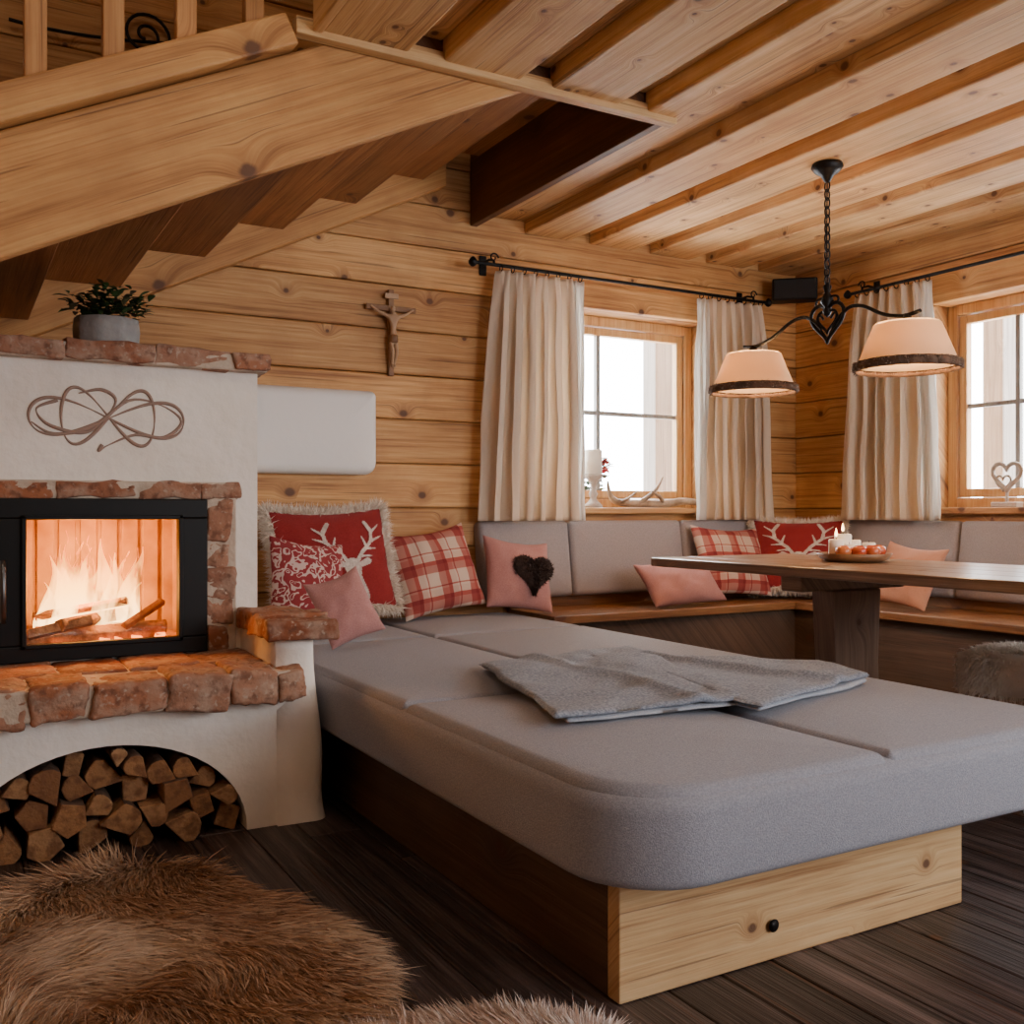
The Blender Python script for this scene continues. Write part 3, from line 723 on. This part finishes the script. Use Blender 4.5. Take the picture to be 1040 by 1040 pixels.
b=MB(); b.box(4.52,4.565,1.2,4.4,.45,.505); b.obj('back_rail_y',benchY,bn,.003)
# ------------------------------------------------------------ table
tb=empty('dining_table')
b=MB(); x=2.68
for w in (.20,.21,.20,.21): b.box(x+.0008,x+w-.0008,1.35,3.5,.712,.75); x+=w
b.obj('table_top',tableY,tb,.006)
for i,y in enumerate((2.78,1.66)):
    b=MB(); b.box(2.80,3.38,y-.055,y+.055,.645,.712); b.box(2.84,3.34,y-.06,y+.06,0,.07); b.obj('crosspiece_%d'%(i+1),tableY,tb,.008)
    b=MB(); b.prism([(2.97,.07),(3.24,.07),(3.225,.36),(3.24,.645),(2.965,.645),(2.985,.36)],y-.055,y+.055); b.obj('trestle_leg_%d'%(i+1),tableZ,tb,.008)
MB().box(3.07,3.12,1.70,2.74,.14,.22).obj('stretcher',tableY,tb,.005)
# ------------------------------------------------------------ fur stool
sl=empty('sheepskin_stool'); sx,sy=3.28,2.13
lathe('seat',[(0,.40),(.18,.40),(.185,.42),(.17,.445),(0,.45)],sx,sy,benchX,sl)
for i in range(4):
    a=math.pi/4+i*math.pi/2; tube('leg_%d'%(i+1),[(sx+.11*math.cos(a),sy+.11*math.sin(a),.41),(sx+.17*math.cos(a),sy+.17*math.sin(a),0.008)],.018,benchX,sl,radii=[1.1,.8])
P=[];Nn=[]
for _ in range(11000):
    a=R.uniform(0,6.283); s=math.sqrt(R.random()); r=.20*s*(1+.08*math.sin(3*a)); P.append((sx+r*math.cos(a),sy+r*math.sin(a),.465-.04*s**6)); Nn.append((math.cos(a)*s,math.sin(a)*s,.8-.6*s))
for _ in range(9000):
    a=R.uniform(0,6.283); r=.20*(1+.08*math.sin(3*a)); z=R.uniform(.33,.45); P.append((sx+r*math.cos(a),sy+r*math.sin(a),z)); Nn.append((math.cos(a)*.7,math.sin(a)*.7,-.6))
lathe('hide',[(0,.468),(.17,.465),(.198,.44),(.205,.33),(.195,.33),(.19,.43)],sx,sy,whitefur,sl)
strands('wool',P,Nn,.024,.0026,whitefur,sl,jit=.35,droop=.5)
# ------------------------------------------------------------ tray with candles and apples
tr=empty('candle_tray'); tx,ty=3.17,2.80
lathe('tray',[(0,.752),(.11,.752),(.135,.765),(.145,.785),(.137,.785),(.125,.77),(0,.765)],tx,ty,carveM,tr)
for i,(dx,dy,r,h) in enumerate(((-.07,.03,.03,.075),(-.01,.05,.034,.095),(.05,.05,.03,.07),(-.03,.0,.03,.055),(.085,0,.026,.06))):
    lathe('candle_%d'%(i+1),[(0,.766),(r,.766),(r,.766+h-.004),(r-.004,.766+h),(r*.6,.766+h-.006),(0,.766+h-.007)],tx+dx,ty+dy,waxM,tr,20)
    tube('wick_%d'%(i+1),[(tx+dx,ty+dy,.766+h-.008),(tx+dx+.001,ty+dy,.766+h+.008)],.001,iron,tr)
    if i in (0,1): lathe('candle_flame_%d'%(i+1),[(0,.775+h),(.005,.780+h),(.006,.787+h),(.003,.80+h),(0,.812+h)],tx+dx,ty+dy,emit('candle_flame',(1,.6,.25),12),tr,10)
for i,(dx,dy) in enumerate(((.03,-.06),(-.045,-.065),(.085,-.045),(-.095,-.03),(-.005,-.095))):
    c=[(0,.770),(.012,.768),(.026,.776),(.032,.792),(.029,.808),(.014,.817),(.004,.813),(0,.810)]
    lathe('apple_%d'%(i+1),c,tx+dx,ty+dy,appleM,tr,16)
# ------------------------------------------------------------ windows
def window(name,a0,a1,z0,z1,p,axis,mull):
    root=empty(name)
    def B(m,s0,s1,q0,q1,t0,t1):
        if axis=='Y': m.box(s0,s1,q0,q1,t0,t1)
        else: m.box(q0,q1,s0,s1,t0,t1)
    m=MB(); w=.055
    B(m,a0,a0+w,p,p+.07,z0,z1);B(m,a1-w,a1,p,p+.07,z0,z1);B(m,a0+w,a1-w,p,p+.07,z0,z0+w);B(m,a0+w,a1-w,p,p+.07,z1-w,z1)
    m.obj('frame',winW,root,.006)
    m=MB(); s=.045; i0,i1,j0,j1=a0+w+.004,a1-w-.004,z0+w+.004,z1-w-.004
    B(m,i0,i0+s,p+.015,p+.06,j0,j1);B(m,i1-s,i1,p+.015,p+.06,j0,j1);B(m,i0+s,i1-s,p+.015,p+.06,j0,j0+s);B(m,i0+s,i1-s,p+.015,p+.06,j1-s,j1)
    m.obj('sash',winW,root,.006)
    m=MB(); zc=(j0+j1)/2+.0
    B(m,mull-.013,mull+.013,p+.022,p+.052,j0+s,j1-s); B(m,i0+s,i1-s,p+.024,p+.050,zc-.012,zc+.012)
    m.obj('muntins',greyW,root,.003)
    if axis=='Y': v=[(i0,p+.037,j0),(i1,p+.037,j0),(i1,p+.037,j1),(i0,p+.037,j1)]
    else: v=[(p+.037,i0,j0),(p+.037,i1,j0),(p+.037,i1,j1),(p+.037,i0,j1)]
    mobj('glass',v,[(0,1,2,3)],glassM,root)
    m=MB(); B(m,a0-.06,a1+.06,(YB if axis=='Y' else XR)-.05,p+.02,z0-.03,z0+.004); m.obj('sill',winX if axis=='Y' else wallY,root,.006)
    return root
window('window_1',2.58,3.88,.97,2.06,YB+.16,'Y',3.215)
window('window_2',2.74,3.52,.97,2.06,XR+.14,'X',3.13)
# ------------------------------------------------------------ curtains
def curtain(name,a0t,a1t,a0b,a1b,p,axis,zt=2.165,zb=.905,folds=7,seed=0,amp=.035,lin=1):
    root=empty(name)
    def sheet(nm,A0t,A1t,A0b,A1b,pp,mat,fo,sd,am0,nu=170,nv=60):
        v=[];f=[]
        for j in range(nv+1):
            t=j/nv; z=zt+(zb-zt)*t
            for i in range(nu+1):
                u=i/nu; te=t**.7
                a=(A0t+(A1t-A0t)*u)*(1-te)+(A0b+(A1b-A0b)*u)*te
                top=max(0,1-t*5)
                ph=u*fo*2*math.pi+sd+2.6*noise.noise(Vector((u*2.6,t*.7,sd)))*(1-top*.6)
                am=am0*(.6+.4*min(1,t*3))*(.55+1.0*abs(noise.noise(Vector((u*3.5,t*.8,sd+9))))+.2)
                sn=math.sin(ph); sn=math.copysign(abs(sn)**.75,sn)
                off=am*sn+.30*am*math.sin(ph*2.3+1)*(1-top)+.014*noise.noise(Vector((u*9,t*4,sd)))
                off+=.010*math.sin(u*fo*12.566+sd)*top
                a+=.014*math.cos(ph*2)*(1-top) + .025*noise.noise(Vector((u*2,t*3,sd+3)))*t
                v.append((a,pp+off,z) if axis=='Y' else (pp+off,a,z))
        W=nu+1
        for j in range(nv):
            for i in range(nu): q=j*W+i; f.append((q,q+1,q+W+1,q+W))
        o=mobj(nm,v,f,mat,root,True); so=o.modifiers.new('s','SOLIDIFY'); so.thickness=.002
    sheet('drape',a0t,a1t,a0b,a1b,p,curtM,folds,seed,amp)
    if lin:
        w=.11
        if lin>0: sheet('lining',a1t-.02,a1t+w*.6,a1b-.03,a1b+w*.5,p+.012,liningM,2,seed+4,.018,50,40)
        else: sheet('lining',a0t-w*.6,a0t+.02,a0b-w*.4,a0b+.03,p+.012,liningM,2,seed+4,.018,50,40)
    return root
curtain('curtain',2.39,2.84,2.30,2.86,4.37,'Y',folds=6,seed=1)
curtain('curtain',3.76,4.17,3.72,4.27,4.37,'Y',folds=6,seed=2,lin=-1)
curtain('curtain',3.50,3.92,3.44,4.01,4.44,'X',folds=6,seed=3,lin=-1)
curtain('curtain',2.30,2.62,2.28,2.66,4.44,'X',folds=4,seed=4)
def rod(name,p0,p1,axis):
    root=empty(name); p0,p1=Vector(p0),Vector(p1); tube('rod',[p0,p1],.009,iron,root)
    for q in (p0,p1):
        prof=[(0,-.024),(.012,-.02),(.022,-.008),(.023,.004),(.014,.018),(.006,.026),(0,.028)]
        o=lathe('finial',prof,0,0,iron,root,16); o.location=q
    wallp=(YB if axis=='Y' else XR)
    for t in (.06,.94):
        q=p0.lerp(p1,t); e=q.copy(); 
        if axis=='Y': e.y=wallp-.006
        else: e.x=wallp-.006
        tube('bracket',[e+Vector((0,0,.03)),e.lerp(q,.6)+Vector((0,0,.035)),q+Vector((0,0,.02)),q],.007,iron,root)
        box('bracket_plate',e.x-(.02 if axis=='Y' else .008),e.x+(.02 if axis=='Y' else 0),e.y-(.008 if axis=='Y' else .02),e.y+(0 if axis=='Y' else .02),e.z-.03,e.z+.07,iron,root,.002)
        pts=[]
        for i in range(22):
            a=i*.32; r=.026*(1-i/28); dx=r*math.cos(a); dz=.035+r*math.sin(a)
            pts.append(q+(Vector((dx,0,dz)) if axis=='Y' else Vector((0,dx,dz))))
        tube('bracket_scroll',pts,.004,iron,root)
    return root
r1=rod('curtain_rod',(2.25,4.37,2.19),(4.22,4.37,2.19),'Y')
r2=rod('curtain_rod',(4.44,3.97,2.185),(4.44,2.25,2.185),'X')
def rings(root,lst,axis,p,z):
    for k,a in enumerate(lst):
        pts=[]
        for i in range(16):
            t=2*math.pi*i/16
            pts.append((a,p+.017*math.cos(t),z-.006+.017*math.sin(t)) if axis=='Y' else (p+.017*math.cos(t),a,z-.006+.017*math.sin(t)))
        tube('ring_%d'%k,pts,.003,iron,root,closed=True)
rings(r1,[2.41+i*.068 for i in range(8)]+[3.71+i*.064 for i in range(8)],'Y',4.37,2.185)
rings(r2,[3.44+i*.066 for i in range(8)]+[2.31+i*.06 for i in range(6)],'X',4.44,2.18)
# ------------------------------------------------------------ corner loudspeaker
spk=empty('corner_loudspeaker')
M=Matrix.Translation((4.395,4.335,2.275))@Matrix.Rotation(math.radians(-42),4,'Z')
MB().box(-.13,.13,-.06,.06,-.065,.065,M=M).obj('cabinet',blackM,spk,.01)
MB().box(-.12,.12,-.068,-.06,-.055,.055,M=M).obj('grille',plain('grille_cloth',(.02,.02,.02),.95,0,.5,300),spk,.004)
# ------------------------------------------------------------ crucifix
cr=empty('wall_crucifix'); cx=1.86
MB().box(cx-.015,cx+.015,4.475,4.494,1.61,2.03).box(cx-.13,cx+.13,4.473,4.492,1.925,1.952).obj('cross',carveM,cr,.004)
MB().box(cx-.035,cx+.035,4.468,4.478,1.985,2.01).obj('title_plate',carveL,cr,.002)
def skin(name,vs,es,rad,mat,parent,root=0):
    me=bpy.data.meshes.new(name); me.from_pydata(vs,es,[]); me.materials.append(mat); o=link(bpy.data.objects.new(name,me),parent)
    sk=o.modifiers.new('Skin','SKIN'); 
    for i,r in enumerate(rad): me.skin_vertices[0].data[i].radius=(r,r) if not isinstance(r,tuple) else r
    me.skin_vertices[0].data[root].use_root=True; ss=o.modifiers.new('sub','SUBSURF'); ss.levels=2; ss.render_levels=2; return o
y=4.452
vs=[(cx,y,1.79),(cx,y,1.84),(cx,y-.002,1.885),(cx,y-.002,1.91),(cx-.008,y-.012,1.945),
    (cx-.035,y,1.897),(cx-.075,y+.005,1.915),(cx-.112,y+.01,1.94),(cx+.035,y,1.897),(cx+.075,y+.005,1.915),(cx+.112,y+.01,1.94),
    (cx-.012,y-.003,1.765),(cx-.010,y-.016,1.715),(cx-.004,y+.002,1.665),(cx-.002,y-.01,1.645),(cx+.012,y-.003,1.765),(cx+.012,y-.016,1.715),(cx+.005,y+.002,1.665),(cx+.004,y-.012,1.648)]
es=[(0,1),(1,2),(2,3),(3,4),(2,5),(5,6),(6,7),(2,8),(8,9),(9,10),(0,11),(11,12),(12,13),(13,14),(0,15),(15,16),(16,17),(17,18)]
rad=[.017,.014,.021,.008,.016,.009,.007,.005,.009,.007,.005,.011,.009,.006,.005,.011,.009,.006,.005]
skin('corpus',vs,es,rad,carveL,cr)
lathe('loincloth',[(.016,1.765),(.024,1.77),(.023,1.80),(.017,1.806)],cx,y,carveM,cr,14,wob=lambda a,z:.12*math.sin(a*5))
# ------------------------------------------------------------ pendant lamp
pd=empty('pendant_lamp'); lx,ly=3.20,2.97
lathe('canopy',[(0,2.409),(.062,2.409),(.066,2.395),(.05,2.375),(.028,2.362),(.012,2.335),(0,2.33)],lx,ly,iron,pd)
z=2.335;i=0
while z>1.91:
    pts=[]
    for k in range(14):
        a=2*math.pi*k/14; s=.013*math.cos(a); h=.023*math.sin(a)
        pts.append((lx+s,ly,z-.018+h) if i%2 else (lx,ly+s,z-.018+h))
    tube('chain_link_%02d'%i,pts,.0035,iron,pd,closed=True,res=2); z-=.036; i+=1
tube('cord',[(lx,ly,2.34),(lx+.016,ly+.016,2.22),(lx-.014,ly-.010,2.1),(lx+.014,ly+.014,2.0),(lx,ly,1.88)],.003,iron,pd,kind='NURBS')
lathe('stem',[(0,1.915),(.008,1.91),(.018,1.895),(.010,1.87),(.02,1.855),(.028,1.83),(.012,1.81),(.02,1.795),(.012,1.775),(0,1.77)],lx,ly,iron,pd,20)
def hp_(s,n=40,zc=1.755): return [(lx,ly+heart2(2*math.pi*i/n,s)[0],zc+heart2(2*math.pi*i/n,s)[1]) for i in range(n)]
tube('heart_outer',hp_(.095),.008,iron,pd,closed=True)
tube('heart_inner',hp_(.055),.006,iron,pd,closed=True)
for s in (-1,1):
    tube('heart_curl',[(lx,ly+s*.004,1.68),(lx,ly+s*.045,1.73),(lx,ly+s*.06,1.77),(lx,ly+s*.035,1.785),(lx,ly+s*.02,1.76)],.005,iron,pd,kind='NURBS')
    tube('hub_scroll',[(lx,ly+s*.01,1.85),(lx,ly+s*.05,1.855),(lx,ly+s*.065,1.83),(lx,ly+s*.045,1.815),(lx,ly+s*.03,1.83)],.005,iron,pd,kind='NURBS')
ya,yb=3.41,2.57
for s,ye in ((1,ya),(-1,yb)):
    L=abs(ye-ly)
    tube('arm_%s'%('far' if s>0 else 'near'),[(lx,ly+s*.03,1.72),(lx,ly+s*.09,1.79),(lx,ly+s*L*.45,1.79),(lx,ly+s*L*.7,1.73),(lx,ly+s*L*.9,1.71),(lx,ye,1.705),(lx,ye+s*.06,1.715)],.0078,iron,pd,kind='NURBS')
    lathe('shade_cap',[(0,1.715),(.012,1.713),(.018,1.695),(.04,1.683),(.043,1.673),(0,1.673)],lx,ye,iron,pd,20)
    lathe('shade',[(.118,1.675),(.124,1.670),(.186,1.515),(.184,1.515),(.122,1.666)],lx,ye,shadeM,pd,48)
    P=[];Nn=[]
    lathe('shade_band',[(.184,1.530),(.192,1.527),(.199,1.512),(.198,1.497),(.188,1.493),(.182,1.505)],lx,ye,barkM,pd,64,wob=lambda a,z:.02*math.sin(a*21)+.012*math.sin(a*33+z*90))
    for k in range(1500):
        a=R.uniform(0,6.283); P.append((lx+.193*math.cos(a),ye+.193*math.sin(a),R.uniform(1.495,1.528))); Nn.append((math.cos(a),math.sin(a),R.uniform(-.6,.6)))
    strands('band_fur',P,Nn,.010,.0018,islandmat('band_mat',[(.12,.08,.06),(.45,.36,.28)],.9,20,0),pd,jit=.5,droop=.2)
    for k in range(3):
        a=k*2.094; tube('spider',[(lx,ye,1.670),(lx+.118*math.cos(a),ye+.118*math.sin(a),1.672)],.002,iron,pd)
    lathe('bulb',[(0,1.665),(.014,1.66),(.016,1.64),(.03,1.615),(.032,1.595),(.022,1.575),(0,1.568)],lx,ye,emit('bulb',(1,.6,.3),14),pd,16)
    l=bpy.data.lights.new('shade_light','POINT'); l.energy=15; l.color=(1,.56,.26); l.shadow_soft_size=.04; o=link(bpy.data.objects.new('shade_light',l),pd); o.location=(lx,ye,1.55)
# ------------------------------------------------------------ sill objects
ch=empty('candle_holder'); hx,hy=3.07,4.52; z0=.975
lathe('holder',[(0,z0),(.05,z0),(.052,z0+.012),(.03,z0+.03),(.016,z0+.05),(.026,z0+.075),(.014,z0+.10),(.018,z0+.13),(.032,z0+.15),(.052,z0+.17),(.054,z0+.182),(0,z0+.182)],hx,hy,whiteW,ch,24)
lathe('pillar_candle',[(0,z0+.182),(.048,z0+.182),(.048,z0+.31),(.044,z0+.316),(.02,z0+.308),(0,z0+.306)],hx,hy,waxM,ch,24)
an=empty('shed_antler'); 
def AT(nm,pts,r,radii): tube(nm,pts,r,antlerM,an,radii=radii,kind='NURBS',res=4)
ax0,ay=3.16,4.53
AT('main_beam',[(ax0,ay-.02,1.12),(ax0+.02,ay,1.03),(ax0+.10,ay,.998),(ax0+.25,ay+.01,1.0),(ax0+.42,ay,.995),(ax0+.56,ay-.02,1.02),(ax0+.66,ay-.02,1.00)],.020,[.25,.8,1,1.1,1.2,1.0,.9])
AT('tine_1',[(ax0+.22,ay,1.0),(ax0+.28,ay-.02,1.03),(ax0+.35,ay-.03,1.10),(ax0+.375,ay-.03,1.15)],.014,[1,1,.7,.2])
AT('tine_2',[(ax0+.40,ay,1.0),(ax0+.36,ay-.04,1.03),(ax0+.30,ay-.06,1.05),(ax0+.27,ay-.06,1.07)],.012,[1,1,.7,.2])
AT('tine_3',[(ax0+.08,ay,1.0),(ax0+.13,ay-.04,1.015),(ax0+.18,ay-.05,1.07)],.012,[1,.9,.2])
AT('tine_4',[(ax0+.54,ay,1.01),(ax0+.60,ay-.03,.998),(ax0+.70,ay-.04,1.005)],.012,[1,.9,.2])
hd=empty('wooden_heart_ornament'); hx2,hy2=4.60,3.10
pts=[(hx2,hy2+heart2(2*math.pi*i/40,.082)[0],1.135+heart2(2*math.pi*i/40,.082)[1]) for i in range(40)]
tube('heart_loop',pts,.011,whiteW,hd,closed=True)
pts=[(hx2,hy2+.02+heart2(2*math.pi*i/40,.045)[0],1.10+heart2(2*math.pi*i/40,.045)[1]) for i in range(40)]
tube('heart_small',pts,.006,whiteW,hd,closed=True)
MB().box(hx2-.03,hx2+.03,hy2-.07,hy2+.07,.974,1.0).obj('stand',whiteW,hd,.005)
tube('stem',[(hx2,hy2,.995),(hx2,hy2,1.055)],.008,whiteW,hd)
# exterior
fx=empty('geranium_flower_box')
MB().box(2.85,3.55,4.86,5.0,.94,1.06).obj('trough',barkM,fx,.006)
gl=MB()
for i in range(300):
    a=R.uniform(0,6.28); c=(R.uniform(2.95,3.42),R.uniform(4.88,4.98),R.uniform(1.06,1.27)); leaf(gl,c,(math.cos(a),math.sin(a),R.uniform(-.2,.8)),R.uniform(.05,.08),R.uniform(.04,.06),0)
for i in range(9):
    c=Vector((R.uniform(3.05,3.42),R.uniform(4.86,4.92),R.uniform(1.16,1.32)))
    for k in range(30):
        a=R.uniform(0,6.28); leaf(gl,c,(math.cos(a),math.sin(a),R.uniform(-.8,.9)),.035,.025,1)
gl.obj('foliage',[leafM,redleaf],fx,smooth=True)
ep=empty('porch_post')
wea=wood('weathered',(.14,.11,.09),(.24,.20,.165),(.33,.28,.24),'Z')
MB().box(5.6,5.75,3.80,3.94,-.5,2.9).box(4.95,5.75,3.83,3.91,2.35,2.5).obj('post',wea,ep,.01)
MB().box(4.22,4.42,5.45,5.60,-.5,2.9).obj('post_far',wea,ep,.01)
MB().box(XL-6,XR+12,YF-5,YB+14,-.6,-.5).obj('snow_ground',plain('snow',(.85,.87,.9),.8))
# ------------------------------------------------------------ sheepskin rugs
def rug(name,c,rx,ry,ang,mat,seed,n,L,zb=.006,W=.0022,flow=(.5,-.9),jit=.07):
    root=empty(name); A=64
    def rad(a): return 1+.22*noise.noise(Vector((math.cos(a)*1.6,math.sin(a)*1.6,seed)))+.06*math.cos(4*a+seed)
    ca,sa=math.cos(ang),math.sin(ang)
    def P(a,s):
        x,y=rx*rad(a)*s*math.cos(a),ry*rad(a)*s*math.sin(a); return (c[0]+x*ca-y*sa,c[1]+x*sa+y*ca)
    v=[(c[0],c[1],zb+.012)];f=[]
    for k,(s,z) in enumerate(((.5,.012),(.95,.010),(1,.002))):
        for i in range(A): p=P(2*math.pi*i/A,s); v.append((p[0],p[1],zb+z))
    for i in range(A):
        j=(i+1)%A; f.append((0,1+i,1+j))
        for k in range(2): f.append((1+k*A+i,1+(k+1)*A+i,1+(k+1)*A+j,1+k*A+j))
    mobj('hide',v,f,mat,root,True)
    pts=[];nn=[]
    for _ in range(n):
        a=R.uniform(0,6.283); s=math.sqrt(R.random()); p=P(a,s)
        q=noise.noise_vector(Vector((p[0]*2.2,p[1]*2.2,seed))); q2=noise.noise_vector(Vector((p[0]*7.0,p[1]*7.0,seed)))
        pts.append((p[0],p[1],zb+.008+.018*(1-s**3)*(1+q2.z))); e=s**4
        nn.append((flow[0]+q.x*2.0+q2.x*1.0+math.cos(a)*e*1.1,flow[1]+q.y*2.0+q2.y*1.0+math.sin(a)*e*1.1,.34))
    strands('wool',pts,nn,L,W,mat,root,jit=jit,droop=.35)
rug('sheepskin_rug',(.24,2.08),.52,.66,.06,brownfur,1,95000,.080,W=.0018)
rug('sheepskin_rug',(.57,1.38),.42,.32,.0,palefur,5,46000,.055,zb=.012,flow=(.5,.5),W=.0019)
# ------------------------------------------------------------ lights
def area(name,loc,tgt,sx,sy,e,c):
    l=bpy.data.lights.new(name,'AREA'); l.shape='RECTANGLE'; l.size=sx; l.size_y=sy; l.energy=e; l.color=c
    o=link(bpy.data.objects.new(name,l)); o.location=loc; o.rotation_euler=(Vector(tgt)-Vector(loc)).to_track_quat('-Z','Y').to_euler(); return o
area('room_fill',(2.7,-1.5,1.5),(1.5,3.2,1.25),2.0,1.4,92,(.96,.96,1))  # added fill lamp behind the camera; no window is built there
area('upstairs_light',(.1,1.0,3.8),(.6,3.2,2.0),1.6,1.6,26,(1,.85,.66))
area('right_fill',(4.45,.5,1.5),(1.4,3.0,1.1),1.4,1.1,50,(.88,.94,1))  # added fill lamp beside the windowless stretch of the right wall
l=bpy.data.lights.new('fire_glow','POINT'); l.energy=27; l.color=(1,.38,.07); l.shadow_soft_size=.07; o=link(bpy.data.objects.new('fire_glow',l),fp); o.location=(.38,3.60,.70)
l=bpy.data.lights.new('sun','SUN'); l.energy=3; l.angle=.3; l.color=(1,.95,.88); o=link(bpy.data.objects.new('sun',l)); o.rotation_euler=Vector((-.55,-.75,-.6)).to_track_quat('-Z','Y').to_euler()
wd=bpy.data.worlds.new('World'); S.world=wd; wd.use_nodes=True; bg=wd.node_tree.nodes['Background']; bg.inputs[0].default_value=(.94,.97,1,1); bg.inputs[1].default_value=19
# ------------------------------------------------------------ camera
cam=bpy.data.cameras.new('camera'); cam.lens=36*1007/1040; cam.sensor_width=36; cam.clip_start=.05
co=link(bpy.data.objects.new('camera',cam)); co.location=(0,0,.95); co.rotation_euler=(math.radians(90),0,math.radians(-29.5))
S.camera=co
